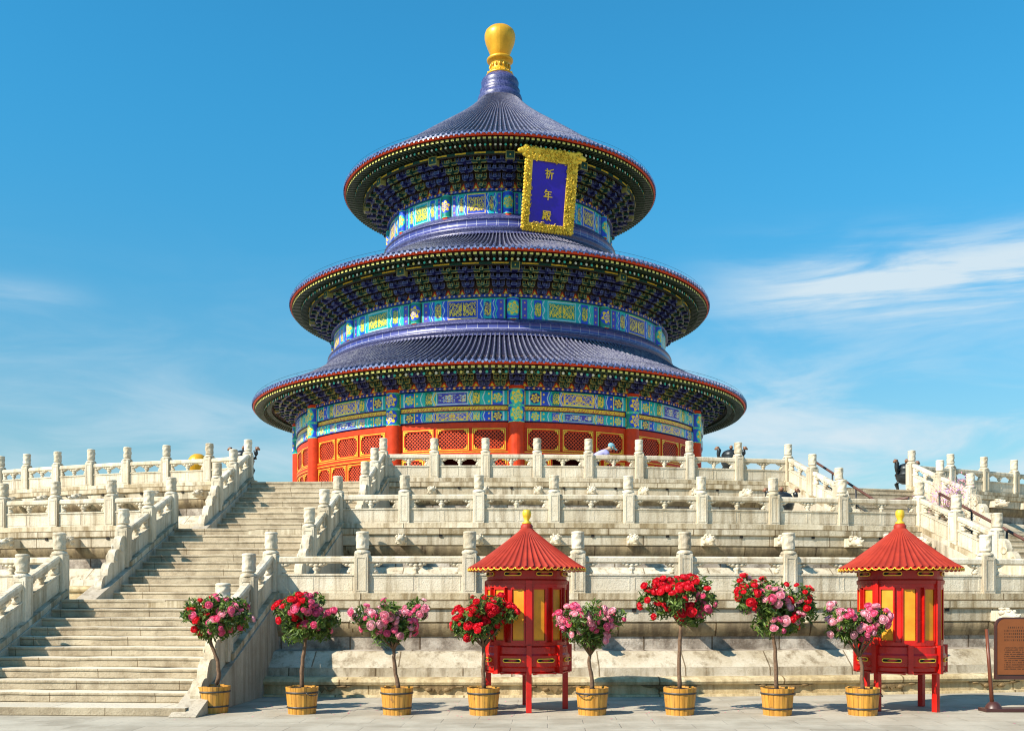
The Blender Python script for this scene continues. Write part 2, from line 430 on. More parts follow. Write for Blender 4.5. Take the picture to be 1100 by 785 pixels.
    def ball(s, c, r, mat=0, nu=10, nv=7, noise_=0.0, seed=0):
        if not hasattr(r, '__len__'): r = (r, r, r)
        vs = []; rnd = random.Random(seed)
        for i in range(nv + 1):
            ph = PI * i / nv
            for k in range(nu):
                t = 2 * PI * k / nu; q = 1 + (rnd.uniform(-noise_, noise_) if 0 < i < nv else 0)
                vs.append((c[0] + r[0] * q * math.sin(ph) * math.cos(t), c[1] + r[1] * q * math.sin(ph) * math.sin(t), c[2] + r[2] * math.cos(ph)))
        fs = []
        for i in range(nv):
            for k in range(nu):
                k2 = (k + 1) % nu
                fs.append([i * nu + k, (i + 1) * nu + k, (i + 1) * nu + k2, i * nu + k2])
        s.add(vs, fs, mat, True)
    def mesh(s, name, mats):
        me = bpy.data.meshes.new(name)
        me.from_pydata(s.v, [], s.f)
        if not isinstance(mats, (list, tuple)): mats = [mats]
        for m_ in mats: me.materials.append(m_)
        me.polygons.foreach_set('material_index', s.mi)
        me.polygons.foreach_set('use_smooth', s.sm)
        if s.hasuv:
            ul = me.uv_layers.new(name='UVMap'); d = []
            for f, u in zip(s.f, s.uv):
                if u is None: d += [0.0] * (2 * len(f))
                else:
                    for a in u: d += [a[0], a[1]]
            ul.data.foreach_set('uv', d)
        at = me.attributes.new('tone', 'FLOAT', 'FACE'); at.data.foreach_set('value', s.tone)
        me.validate(clean_customdata=False); me.update()
        return me

def link(name, me, parent=None, loc=None, rz=None, bevel=None):
    o = bpy.data.objects.new(name, me); COL.objects.link(o)
    if parent: o.parent = parent
    if loc is not None: o.location = loc
    if rz is not None: o.rotation_euler = (0, 0, rz)
    if bevel:
        b = o.modifiers.new('bevel', 'BEVEL'); b.width = bevel; b.segments = 2; b.limit_method = 'ANGLE'; b.angle_limit = R_(40)
    return o
def tag(o, label, cat, group=None, kind=None):
    o['label'] = label
    if cat: o['category'] = cat
    if group: o['group'] = group
    if kind: o['kind'] = kind
    return o
def empty(name, loc, rz=0.0):
    o = bpy.data.objects.new(name, None); o.empty_display_size = .2; COL.objects.link(o)
    o.location = loc; o.rotation_euler = (0, 0, rz); return o
def bevel_mesh(me, w, seg=2, ang=40):
    bm = bmesh.new(); bm.from_mesh(me)
    bmesh.ops.remove_doubles(bm, verts=bm.verts, dist=1e-5)
    es = [e for e in bm.edges if len(e.link_faces) == 2 and e.calc_face_angle(0) > R_(ang)]
    bmesh.ops.bevel(bm, geom=es, offset=w, segments=seg, profile=.6, affect='EDGES', clamp_overlap=True)
    bm.to_mesh(me); bm.free(); me.update(); return me

# ------------------------------------------------------------------ layout constants
CX, CY = -0.73, 62.3                     # axis of the hall
FL = {1: 1.58, 2: 3.15, 3: 4.80}         # terrace floors
RB = {1: 44.6, 2: 39.6, 3: 34.0}         # balustrade circles
def pol(R, deg, z=0.0): return Vector((CX + R * math.sin(R_(deg)), CY - R * math.cos(R_(deg)), z))

# ------------------------------------------------------------------ ground
g = MB()
g.add([(-900, -300, 0), (900, -300, 0), (900, 1500, 0), (-900, 1500, 0)], [[0, 1, 2, 3]])
ground = link('ground', g.mesh('ground', M['paving'])); ground['kind'] = 'structure'
ground['label'] = 'grey stone paving of the courtyard'

# ------------------------------------------------------------------ terraces
SECT = {1: 1, 2: 2, 3: 3}
THETAS = [-35.6, -33.3, -31.0, -28.7, -26.4, -24.46, -22.33, -20.17, -17.97, -15.73, -13.4, -11.1, -7.9, -4.7, -2.38, 0.0, 2.4, 4.8, 7.2, 9.65, 12.1, 14.5, 18.3, 22.1, 24.55, 27.0, 29.45, 31.9, 34.3]

def spout_mesh():
    b = MB()
    # body of the beast reaches out along -y
    b.box(-.105, .105, -.30, .10, -.13, .10)
    b.ball((0, -.34, -.01), (.135, .20, .145), nu=12, nv=8)
    b.ball((0, -.50, -.045), (.095, .13, .085), nu=10, nv=7)
    b.ball((0, -.60, -.015), (.07, .06, .05), nu=8, nv=6)
    b.ball((0, -.52, -.115), (.07, .11, .035), nu=8, nv=6)
    for sx in (-1, 1):
        b.ball((sx * .075, -.44, .085), (.035, .045, .035), nu=8, nv=5)
        b.ball((sx * .125, -.30, .06), (.035, .09, .055), nu=8, nv=5)
        b.ball((sx * .12, -.28, -.07), (.04, .08, .05), nu=8, nv=5)
        b.ball((sx * .06, -.24, .14), (.03, .10, .03), nu=8, nv=5)
        b.ball((sx * .045, -.625, .02), (.022, .022, .02), nu=6, nv=4)
    return b.mesh('dragon_spout', [M['marble']])
SPOUT = spout_mesh()
dh = MB(); dh.box(-.035, .035, -.012, .05, -.026, .026); 
DRAIN = dh.mesh('drain_hole', [M['dark']])

def terrace(k, label):
    F = FL[k]; R = RB[k]; B = F - 1.58
    root = empty('marble_terrace', (CX, CY, B)); tag(root, label, 'terrace')
    sc = 1.58 / 1.58
    def z(v): return v
    segs = 300
    cap = [(R + .30, 1.57), (R + .30, 1.45), (R + .265, 1.44), (R + .26, 1.44)]
    def part(name, prof, mat, smooth=False):
        b = MB(); b.lathe(prof, segs, smooth=smooth); o = link(name, b.mesh(name, [mat]), root)
        for p_ in (): pass
        return o
    # floor sheet of this terrace
    fl = MB(); inner = (RB[k + 1] - .2) if k < 3 else 6.0
    fl.lathe([(inner, 1.58), (R + .30, 1.58)], segs, smooth=False)
    link('terrace_floor', fl.mesh('terrace_floor', [M['step']]), root)
    part('coping', [(R + .30, 1.577), (R + .30, 1.45), (R + .255, 1.43)], M['marble_cap'])
    part('upper_fascia', [(R + .255, 1.43), (R + .25, 1.425), (R + .25, 1.215), (R + .22, 1.20)], M['marble_wall'])
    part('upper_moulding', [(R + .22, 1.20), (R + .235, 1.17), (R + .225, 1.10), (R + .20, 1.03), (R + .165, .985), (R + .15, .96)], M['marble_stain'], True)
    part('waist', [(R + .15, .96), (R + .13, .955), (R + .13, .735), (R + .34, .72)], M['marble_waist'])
    part('lower_moulding', [(R + .34, .72), (R + .39, .715), (R + .70, .475), (R + .72, .455)], M['marble_wall'])
    part('lower_fascia', [(R + .72, .46), (R + .74, .455), (R + .76, .325), (R + .80, .32)], M['marble_wall'])
    # moulded foot with carved scrolls
    b = MB()
    b.lathe([(R + .80, .32), (R + .92, .315), (R + 1.0, .285), (R + 1.02, .245), (R + 1.0, .20), (R + .945, .185), (R + .945, .04), (R + 1.02, .035), (R + 1.03, 0)], segs, smooth=False)
    if k == 1:
        for i in range(-16, 40):
            deg = i * 1.2 - .6
            if i % 2: continue
            b.M = Matrix.Rotation(R_(deg), 4, 'Z')
            q = [(-.50, .187), (-.46, .165), (-.34, .15), (-.26, .165), (-.22, .13), (-.15, .085), (-.08, .10), (-.05, .135), (0, .06), (.05, .135), (.08, .10), (.15, .085), (.22, .13), (.26, .165), (.34, .15), (.46, .165), (.50, .187)]
            b.prism(q, -(R + .985), -(R + .93))
            for sx in (-1, 1): b.ball((sx * .15, -(R + .985), .125), (.06, .025, .035), nu=8, nv=5); b.ball((sx * .36, -(R + .985), .172), (.07, .02, .02), nu=8, nv=5)
            b.M = Matrix.Identity(4)
    link('foot_moulding', b.mesh('foot_moulding', [M['marble_foot']]), root)
    for th in THETAS:
        if th in (-7.9, 18.3): continue
        o = link('dragon_spout', SPOUT, root, loc=((R + .27) * math.sin(R_(th)), -(R + .27) * math.cos(R_(th)), 1.31), rz=R_(th)); o.scale = (.82, .95, .82)
    for a, b_ in zip(THETAS, THETAS[1:]):
        th = (a + b_) / 2
        if -11 < th < -4.8 or 14.6 < th < 22: continue
        link('drain_hole', DRAIN, root, loc=((R + .262) * math.sin(R_(th)), -(R + .262) * math.cos(R_(th)), 1.405), rz=R_(th))
    return root
terrace(1, 'lowest tier of the round marble terrace, moulded wall rising from the courtyard')
terrace(2, 'middle tier of the round marble terrace, set back above the lowest')
terrace(3, 'topmost tier of the round marble terrace, carrying the blue roofed hall')

# ------------------------------------------------------------------ balustrade kit
def post_shaft_mesh():
    b = MB()
    b.box(-.12, .12, -.12, .12, 0, .80)
    me = b.mesh('post_shaft', [M['marble']]); bevel_mesh(me, .012, 2)
    b = MB()
    # raised border strips on the four faces
    for r in range(4):
        b.M = Matrix.Rotation(r * PI / 2, 4, 'Z')
        b.box(-.085, -.065, -.128, -.119, .16, .74); b.box(.065, .085, -.128, -.119, .16, .74)
        b.box(-.065, .065, -.128, -.119, .72, .74); b.box(-.065, .065, -.128, -.119, .16, .18)
    b.M = Matrix.Identity(4)
    b.lathe([(.135, .80), (.14, .815), (.13, .84), (.105, .855), (.085, .865), (.085, .875)], 20)
    bm = bmesh.new(); bm.from_mesh(me); bm.from_mesh(b.mesh('t', [M['marble']])); bm.to_mesh(me); bm.free()
    return me
def post_head_mesh(seed):
    b = MB(); prof = [(.085, .87), (.108, .885), (.112, .90)]
    n = 16
    for i in range(n + 1): prof.append((.108, .905 + .235 * i / n))
    prof += [(.112, 1.145), (.113, 1.165), (.100, 1.180), (.06, 1.187), (0.0, 1.19)]
    b.lathe(prof, 28)
    me = b.mesh('post_head', [M['marble']])
    for v in me.vertices:
        if .91 < v.co.z < 1.13:
            a = math.atan2(v.co.x, v.co.y)
            p = Vector((math.cos(a) * .3, math.sin(a) * .3, v.co.z)) * 11 + Vector((seed * 7.1, 0, 0))
            w = noise.noise(p) + .35 * math.sin(3 * a + v.co.z * 42 + seed)
            k = 1 + .13 * max(-.5, min(.9, w))
            v.co.x *= k; v.co.y *= k
    return me
POST = post_shaft_mesh(); HEADS = [post_head_mesh(i) for i in range(3)]

def panel_mesh(L, slope=0.0, name='balustrade_panel'):
    """panel spans x in [-L/2, L/2]; slope shears it"""
    b = MB(); h = L / 2
    curb = MB(); curb.box(-h, h, -.16, .16, -.06, .12)
    e = h - .10
    b.box(-e, e, -.055, .055, .12, .44)                      # solid lower slab
    b.box(-e, e, -.075, .075, .425, .455)                    # ledge
    b.box(-e, -e + .10, -.05, .05, .455, .64); b.box(e - .10, e, -.05, .05, .455, .64)
    # top rail (eight sided)
    rail = [(-.075, .66), (-.05, .635), (.05, .635), (.075, .66), (.075, .73), (.05, .755), (-.05, .755), (-.075, .73)]
    vs = [(-e, y, z) for y, z in rail] + [(e, y, z) for y, z in rail]; n = 8
    b.add(vs, [[i, (i + 1) % n, (i + 1) % n + n, i + n] for i in range(n)] + [list(range(n))[::-1], list(range(n, 2 * n))])
    # carved raised frames on the slab
    for sy in (-1, 1):
        y0, y1 = sorted((sy * .054, sy * .0605))
        for (a0, a1) in ((-e + .06, -.04), (.04, e - .06)):
            b.box(a0, a1, y0, y1, .385, .40); b.box(a0, a1, y0, y1, .165, .18)
            b.box(a0, a0 + .015, y0, y1, .18, .385); b.box(a1 - .015, a1, y0, y1, .18, .385)
            continue
            m_ = (a0 + a1) / 2; q = (a1 - a0) / 2 - .10
            b.box(m_ - q, m_ + q, y0, y1, .335, .347); b.box(m_ - q, m_ + q, y0, y1, .22, .232)
            b.box(m_ - q, m_ - q + .012, y0, y1, .232, .335); b.box(m_ + q - .012, m_ + q, y0, y1, .232, .335)
    # vase and cloud brackets
    def vase(x, half=0):
        b.M = Matrix.Translation((x, 0, 0))
        b.lathe([(.04, .455), (.055, .47), (.03, .49), (.065, .525), (.07, .55), (.045, .575), (.04, .60)], 12)
        b.M = Matrix.Identity(4)
        for dx, dz, r in ((0, .60, .06), (-.085, .612, .055), (.085, .612, .055), (-.15, .628, .038), (.15, .628, .038)):
            if half and dx * half < -0.01: continue
            b.ball((x + dx, 0, dz), (r, .062, r * .75), nu=10, nv=6)
    vase(0)
    for sx in (-1, 1):
        x = sx * (e - .10)
        for dx, dz, r in ((0, .60, .055), (-sx * .07, .612, .05), (-sx * .12, .63, .035), (0, .53, .05), (-sx * .02, .49, .055)):
            b.ball((x + dx, 0, dz), (r, .058, r * .75), nu=10, nv=6)
    me = b.mesh(name, [M['marble']])
    cm = curb.mesh('curb_stone', [M['marble_cap']])
    if slope:
        for m_ in (me, cm):
            for v in m_.vertices: v.co.z += slope * v.co.x
    return me, cm
PANEL_CACHE = {}
def get_panel(L, slope=0.0):
    k = (round(L, 1), round(slope, 3))
    if k not in PANEL_CACHE: PANEL_CACHE[k] = panel_mesh(k[0], k[1])
    return PANEL_CACHE[k], k[0]
cnt = [0]
def add_post(root, loc, rz, scale=1.0):
    cnt[0] += 1
    p = link('baluster_post', POST, root, loc, rz); p.scale = (1, 1, scale)
    h = link('post_head', HEADS[cnt[0] % 3], p, (0, 0, 0), (cnt[0] * 1.3) % 6.28)
    return p
def balustrade_run(name, pts, label, group, skip_first=False, skip_last=False, pscale=1.0, sloped=None):
    """pts: world points along the run (posts). sloped: None or slope per local x"""
    base = Vector(pts[len(pts) // 2]); root = empty(name, base)
    tag(root, label, 'balustrade', group)
    for i, p in enumerate(pts):
        p = Vector(p)
        a = Vector(pts[max(i - 1, 0)]); c = Vector(pts[min(i + 1, len(pts) - 1)]); d = c - a
        rz = math.atan2(d.y, d.x)
        if not (i == 0 and skip_first) and not (i == len(pts) - 1 and skip_last):
            add_post(root, p - base, rz, pscale)
        if i + 1 < len(pts):
            q = Vector(pts[i + 1]); d = q - p; L = math.hypot(d.x, d.y); sl = d.z / L if abs(d.z) > .01 else 0.0
            (pm, cm), L0 = get_panel(L, sl)
            rz = math.atan2(d.y, d.x); mid = (p + q) / 2
            o = link('balustrade_panel', pm, root, mid - base, rz); o.scale = (L / L0, 1, pscale)
            c_ = link('curb_stone', cm, root, mid - base, rz); c_.scale = (L / L0, 1, 1)
    return root

# ------------------------------------------------------------------ stairs
def stair_frame(O, phi):
    o = Vector((math.sin(R_(phi)), -math.cos(R_(phi)))); s_ = Vector((math.cos(R_(phi)), math.sin(R_(phi)))); return Vector(O), o, s_
STAIRS = {'left': dict(O=(-5.44, 28.42), phi=-3.6, hw=1.9, t={3: 0.0, 2: 5.41, 1: 10.42}),
          'right': dict(O=(9.91, 30.01), phi=17.0, hw=2.1, t={3: 0.0, 2: 5.60, 1: 10.61})}
def stair_pt(key, k, x, out, z):
    S_ = STAIRS[key]; O, o, s_ = stair_frame(S_['O'], S_['phi'])
    p = O + o * (S_['t'][k] + out) + s_ * x
    return Vector((p.x, p.y, z))
NST = 10; TREAD = 0.335
def scroll_outline():
    pts = [(0.0, -.10), (0.0, .60)]
    n = 40
    for i in range(n + 1):
        t = i / n; x = 1.05 * t
        base = .60 * (1 - t) ** 1.15 - .42 * x * 0.98
        lobe = .095 * abs(math.sin(t * PI * 4.0)) ** .8 * (1 - .25 * t) - .03
        pts.append((x + lobe * .6, base + lobe))
    pts.append((1.02, -.42 * 1.05 - .10))
    return pts
def scroll_mesh():
    b = MB()
    # x = outward distance here, later turned to -y
    pts = scroll_outline()
    b.prism(pts, -.075, .075, 0, False)
    for cx, cz, r in ((.17, .33, .085), (.42, .12, .075)):
        for sy in (-1, 1):
            b.M = Matrix.Translation((cx, sy * .078, cz)) @ Matrix.Rotation(PI / 2, 4, 'X')
            b.lathe([(r, -.012), (r, .012), (r * .75, .012), (r * .7, .004), (0.0, .004)] if sy < 0 else [(r, .012), (r, -.012), (r * .75, -.012), (r * .7, -.004), (0.0, -.004)], 20)
    b.M = Matrix.Identity(4)
    return b.mesh('scroll_stone', [M['marble']])
SCROLL = scroll_mesh()

def flight(key, k, texts):
    """stair from floor k down to k-1, plus its two sloping balustrades"""
    S_ = STAIRS[key]; hw = S_['hw']; F = FL[k]; F0 = FL.get(k - 1, 0.0); H = F - F0
    base = stair_pt(key, k, 0, 0, F0); rz = R_(S_['phi'])
    root = empty('stone_staircase', base, rz); tag(root, texts[0], 'staircase', 'flights of stone steps up the terrace')
    rnd = random.Random(k * 7 + len(key))
    rise = H / NST if k > 1 else (H - .12) / NST
    for i in range(NST):
        z1 = H - rise * i - .0
        d1 = .30 + TREAD * (i + 1 - 1) ; d0 = d1 - .44
        if i == 0:                       # the top step is the terrace edge itself
            d0 = -.35
        b = MB(); b.box(-hw + .17, hw - .17, -d1, -d0, z1 - rise + .002, z1 + (.012 if i == 0 else 0), nx=14)
        for q_ in range(len(b.v)):
            pass
        r_ = MB(); r_.v = []
        b = MB(); b.box(-hw + .17, hw - .17, -d1 - .004, -d0, z1 - .045, z1 + (.012 if i == 0 else 0), nx=14); b.box(-hw + .17, hw - .17, -d1 + .010, -d0 - .01, z1 - rise + .002, z1 - .045, nx=14)
        me = b.mesh('step', [M['step']]); bevel_mesh(me, .016, 2)
        for v in me.vertices:            # worn, slightly uneven nosing
            v.co.z += .010 * noise.noise(Vector((v.co.x * 2.1, i * 3.7 + k * 11, v.co.z)))
            v.co.y += .014 * noise.noise(Vector((v.co.x * 1.7 + 40, i * 5.1 + k * 3, v.co.z)))
        # random uv shift so that block joints differ from step to step
        sh = rnd.uniform(0, 1.4)
        for l in me.uv_layers[0].data: l.uv[0] += sh
        link('step', me, root)
    run = .30 + TREAD * (NST - 1)
    if k == 1:
        b = MB(); b.box(-hw - .35, hw + .0, -run - .62, -run + .2, 0, .118, nx=12)
        me = b.mesh('bottom_slab', [M['step']]); bevel_mesh(me, .012, 2); link('bottom_slab', me, root)
    # core below the steps
    core = MB(); core.prism([(-.4, 0), (-.4, H - rise - .03), (.30, H - rise - .03), (run + .02 - TREAD, .0)], -hw + .2, hw - .2)
    cm = core.mesh('stair_core', [M['ramp']])
    for v in cm.vertices: x, y, z = v.co; v.co = (y, -x, z)
    link('stair_core', cm, root)
    slope = H / (run + .42 + .12)
    # ramp stones (one each side)
    for sx in (-1, 1):
        b = MB()
        d_end = .18 + H / slope
        b.prism([(-.2, 0), (-.2, H + .015), (.18, H + .015), (d_end + .02, .015), (d_end + .02, 0)], sx * hw - .19, sx * hw + .19)
        me = b.mesh('side_ramp', [M['ramp']])
        for v in me.vertices: x, y, z = v.co; v.co = (y, -x, z)
        bevel_mesh(me, .01, 2)
        link('side_ramp', me, root)
    # balustrades
    for sx, tx in ((-1, texts[1]), (1, texts[2])):
        br = empty('stair_balustrade', stair_pt(key, k, sx * hw, 0, F), rz)
        tag(br, tx, 'balustrade', 'sloping balustrades beside the stairs')
        ds = [0.0, 1.22, 2.44]
        ps = 1.0 if k < 3 else 1.03
        for j, d in enumerate(ds):
            z = 0.0 if j == 0 else -slope * (d - .18) + .02
            add_post(br, (0, -d, z - (0.0 if j == 0 else .02)), 0, ps)
            if j < 2:
                d2 = ds[j + 1]
                za = -slope * max(d - .18, 0) + (0.0 if j == 0 else 0); zb = -slope * (d2 - .18)
                sl = (zb - za) / (d2 - d)
                (pm, cm_), L0 = get_panel(d2 - d, -slope)
                # local x of the panel runs up the slope (towards +y)
                mid = -(d + d2) / 2; zm = -slope * (-mid - .18)
                o = link('balustrade_panel', pm, br, (0, mid, zm), PI / 2 + PI); o.scale = ((d2 - d) / L0, 1, ps)
                c_ = link('curb_stone', cm_, br, (0, mid, zm), PI / 2 + PI); c_.scale = ((d2 - d) / L0, 1, 1)
        d = ds[-1]
        o = link('scroll_stone', SCROLL, br, (0, -d - .11, -slope * (d + .11 - .18) + .10), -PI / 2)
        sc_ = slope / .42
        o.scale = (1, 1, 1)
    return root
N3 = ('top flight', 'middle flight', 'lowest flight')
flight('left', 1, ('wide worn stone steps rising from the courtyard at far left', 'sloping marble balustrade on the left edge of the lowest left stair, cut by the frame', 'sloping marble balustrade right of the lowest left stair, behind the leftmost potted rose'))
flight('left', 2, ('middle flight of worn stone steps on the left stair', 'sloping marble balustrade left of the middle flight of the left stair', 'sloping marble balustrade right of the middle flight of the left stair'))
flight('left', 3, ('top flight of worn stone steps on the left stair, reaching the hall terrace', 'sloping marble balustrade left of the top flight, ending against open sky', 'sloping marble balustrade right of the top left flight, in front of the red doors'))
flight('right', 3, ('top flight of stone steps on the right stair, under the dark tripod cauldron', 'sloping marble balustrade left of the top right flight, descending against the sky', 'sloping marble balustrade right of the top right flight, next to the tripod cauldron'))
flight('right', 2, ('middle flight of stone steps on the right stair with brown handrails', 'sloping marble balustrade above the right red kiosk roof', 'sloping marble balustrade on the far right edge of the middle right flight'))
flight('right', 1, ('lowest flight of the right stair, out past the brown sign', 'sloping marble balustrade left of the lowest right flight', 'sloping marble balustrade right of the lowest right flight'))

def run_pts(k, ths, start=None, end=None):
    pts = [pol(RB[k], t, FL[k]) for t in ths]
    if start: pts = [start] + pts
    if end: pts = pts + [end]
    return pts
GB = 'level balustrades around the round terrace'
midT = [-2.38, 0.0, 2.4, 4.8, 7.2, 9.65, 12.1]
LT = {3: [-35.6, -33.3, -31.0, -28.7, -26.4, -24.46, -22.33, -20.17, -17.97, -15.73, -13.4], 2: [-28.7, -26.3, -23.9, -21.4, -19.0, -16.62, -14.5, -12.36], 1: [-23.5, -21.2, -18.8, -16.5, -14.2, -11.9]}
RT = {3: [24.55, 27.0, 29.45, 31.9, 34.3], 2: [24.3, 26.7, 29.1, 31.5], 1: [24.0, 26.4, 28.8]}
NAMEK = {1: 'lowest', 2: 'middle', 3: 'top'}
WHERE = {1: 'standing behind the potted roses and red kiosks', 2: 'passing behind both red kiosk roofs', 3: 'right in front of the red hall doors'}
for k in (1, 2, 3):
    ps = 1.0 if k < 3 else 1.03
    s_ = stair_pt('left', k, 1.9, 0, FL[k]); e_ = stair_pt('right', k, -2.1, 0, FL[k])
    balustrade_run('marble_balustrade', run_pts(k, midT, s_, e_), f'long {NAMEK[k]} tier marble balustrade {WHERE[k]}', GB, True, True, ps)
    e_ = stair_pt('left', k, -1.9, 0, FL[k])
    balustrade_run('marble_balustrade', run_pts(k, LT[k], None, e_), f'{NAMEK[k]} tier marble balustrade curving away left of the left stair', GB, False, True, ps)
    s_ = stair_pt('right', k, 2.1, 0, FL[k])
    balustrade_run('marble_balustrade', run_pts(k, RT[k], s_, None), f'{NAMEK[k]} tier marble balustrade curving away right of the right stair', GB, True, False, ps)

# ------------------------------------------------------------------ painted decoration (albedo designs on fine grids)
C_BLUE = (.008, .06, .60); C_DBLUE = (.010, .015, .20); C_TEAL = (.0, .42, .44); C_GREEN = (.0, .22, .16); C_LGREEN = (.04, .52, .40)
C_GOLD = (.95, .66, .010); C_WHITE = (.50, .68, .70); C_RED = (.42, .03, .02); C_ORANGE = (.72, .34, .05); C_VIOLET = (.06, .05, .45)
class Canvas:
    def __init__(s, L, H, res=.025, base=C_TEAL):
        s.L, s.H = L, H; s.nx = max(2, int(L / res)); s.ny = max(2, int(H / res))
        s.X, s.Z = np.meshgrid(np.linspace(0, L, s.nx + 1), np.linspace(0, H, s.ny + 1))
        s.c = np.zeros(s.X.shape + (3,)); s.c[:] = base
    def put(s, mask, col): s.c[mask] = col
    def rect(s, x0, x1, z0, z1, col): s.put((s.X >= x0) & (s.X <= x1) & (s.Z >= z0) & (s.Z <= z1), col)
    def ring(s, x0, x1, z0, z1, w, col):
        a = (s.X >= x0) & (s.X <= x1) & (s.Z >= z0) & (s.Z <= z1)
        b = (s.X >= x0 + w) & (s.X <= x1 - w) & (s.Z >= z0 + w) & (s.Z <= z1 - w)
        s.put(a & ~b, col)
    def ell(s, cx, cz, rx, rz, col): s.put(((s.X - cx) / rx) ** 2 + ((s.Z - cz) / rz) ** 2 <= 1, col)
    def dots(s, xs, zs, r, col):
        for x in xs:
            for z in zs: s.ell(x, z, r, r, col)
    def wave(s, cx, amp, w, col, period, z0=0, z1=None):
        z1 = s.H if z1 is None else z1
        tri = np.abs(((s.Z / period) % 1) - .5) * 2
        x = cx + amp * (tri - .5)
        s.put((np.abs(s.X - x) < w / 2) & (s.Z >= z0) & (s.Z <= z1), col)
    def dragon(s, cx, cz, w, h, col, seed=0, flip=1):
        """sinuous gold body with legs, whiskers and flames"""
        u = (s.X - cx) / (w / 2) * flip; v = (s.Z - cz) / (h / 2)
        ins = (np.abs(u) < 1) & (np.abs(v) < 1)
        body = np.abs(v - .48 * np.sin(u * 5.2 + seed)) < (.34 - .14 * np.abs(u))
        legs = (np.abs(np.sin(u * 9 + 1.3 * v + seed)) > .86) & (np.abs(v) < .85)
        head = ((u - .78) / .20) ** 2 + ((v - .15) / .42) ** 2 < 1
        eye = ((u - .80) / .06) ** 2 + ((v - .2) / .12) ** 2 < 1
        q1 = np.sin(u * 4.1 + 2.3 * np.sin(v * 2.1 + seed) + seed) * np.cos(v * 3.2 + 1.9 * np.sin(u * 3.3 + seed * 2)) + .55 * np.sin(u * 9.7 - v * 5.1 + seed) * np.cos(v * 6.3 + u * 2.2)
        body = (np.abs(q1) < .20) & (np.abs(v) < .92) & (np.abs(u) < .96) | (q1 > .95)
        legs = (np.abs(v + .55 - .25 * np.sin(u * 6 + seed)) < .10)
        fl = (np.sin(u * 17 + seed * 3) * np.sin(v * 7 + u * 6)) > .62
        s.put(ins & (body | head | legs | (fl & (np.abs(v) < .8))) & ~eye, col)
    def scrollwork(s, x0, x1, z0, z1, col, k=30, seed=0, thr=.35):
        ins = (s.X > x0) & (s.X < x1) & (s.Z > z0) & (s.Z < z1)
        a = np.sin(s.X * k + seed + 1.7 * np.sin(s.Z * k * .9)) * np.sin(s.Z * k * 1.05 + 1.6 * np.sin(s.X * k * .7 + seed))
        s.put(ins & (a > thr), col)
def rosette(c, cx, cz, r, col=C_GOLD, bgc=C_LGREEN):
    c.ell(cx, cz, r * 1.15, r * 1.15, bgc)
    A = np.arctan2(c.Z - cz, c.X - cx); D = np.hypot(c.X - cx, c.Z - cz)
    c.put((D < r * (.82 + .18 * np.sin(A * 6))) & (D > r * .56), col)
    c.put((D < r * .45) & (np.sin(A * 5 + D * 40) > -.2), col)
def tiger_end(c, x0, x1, col_bg, lines):
    c.rect(x0, x1, 0, c.H, col_bg)
def paint_beam(L, H, var=0):
    a, b = (C_BLUE, C_TEAL) if var % 2 == 0 else (C_TEAL, C_BLUE)
    c = Canvas(L, H, .024, a)
    m = .05
    for side in (0, 1):
        def X(v): return v if side == 0 else L - v
        def rc(p, q, z0, z1, col): c.rect(min(X(p), X(q)), max(X(p), X(q)), z0, z1, col)
        rc(0, L * .035, 0, H, C_TEAL); rc(0, L * .012, 0, H, (.01, .01, .02)); rc(L * .035, L * .05, 0, H, C_WHITE)
        rc(L * .05, L * .14, 0, H, b); rosette(c, X(L * .095), H / 2, min(H * .40, L * .042), C_GOLD, C_DBLUE if b == C_TEAL else C_TEAL)
        rc(L * .14, L * .15, 0, H, C_GOLD); rc(L * .15, L * .195, 0, H, a); c.dots([X(L * .172)], [H * .25, H * .75], .045, C_GOLD)
        c.wave(X(L * .215), H * .18, .05, C_WHITE, H, 0, H)
        c.wave(X(L * .235), H * .18, .07, C_LGREEN, H, 0, H)
        rc(L * .25, L * .315, 0, H, b if H < .7 else C_GREEN); c.dragon(X(L * .285), H / 2, L * .062, H * .78, C_GOLD, 1.0 + side, 1)
        c.wave(X(L * .325), H * .2, .05, C_WHITE, H, 0, H)
        c.wave(X(L * .34), H * .2, .05, C_GOLD, H, 0, H)
    x0, x1 = L * .355, L * .645
    c.rect(x0, x1, 0, H, b); c.ring(x0, x1, H * .10, H * .90, .035, C_WHITE if var % 2 else C_GOLD)
    c.rect(x0 + .04, x1 - .04, H * .17, H * .83, C_BLUE if var % 2 == 0 else C_GREEN)
    mid = L / 2
    if var % 2 == 0:
        c.dragon(mid - L * .068, H / 2, L * .135, H * .74, C_GOLD, 0, 1); c.dragon(mid + L * .068, H / 2, L * .135, H * .74, C_GOLD, 0, -1)
        c.ell(mid, H * .5, .06, .06, C_ORANGE)
    else:
        c.rect(x0 + .1, x1 - .1, H * .2, H * .8, C_VIOLET); c.scrollwork(x0 + .12, x1 - .12, H * .24, H * .76, C_WHITE, 26, 1.0, .25); c.scrollwork(x0 + .12, x1 - .12, H * .24, H * .76, C_GOLD, 26, 2.6, .62)
    c.ring(0, L, 0, H, .03, C_GOLD); 
    c.rect(0, L, 0, .035, C_DBLUE); c.rect(0, L, H - .04, H, C_LGREEN)
    return c
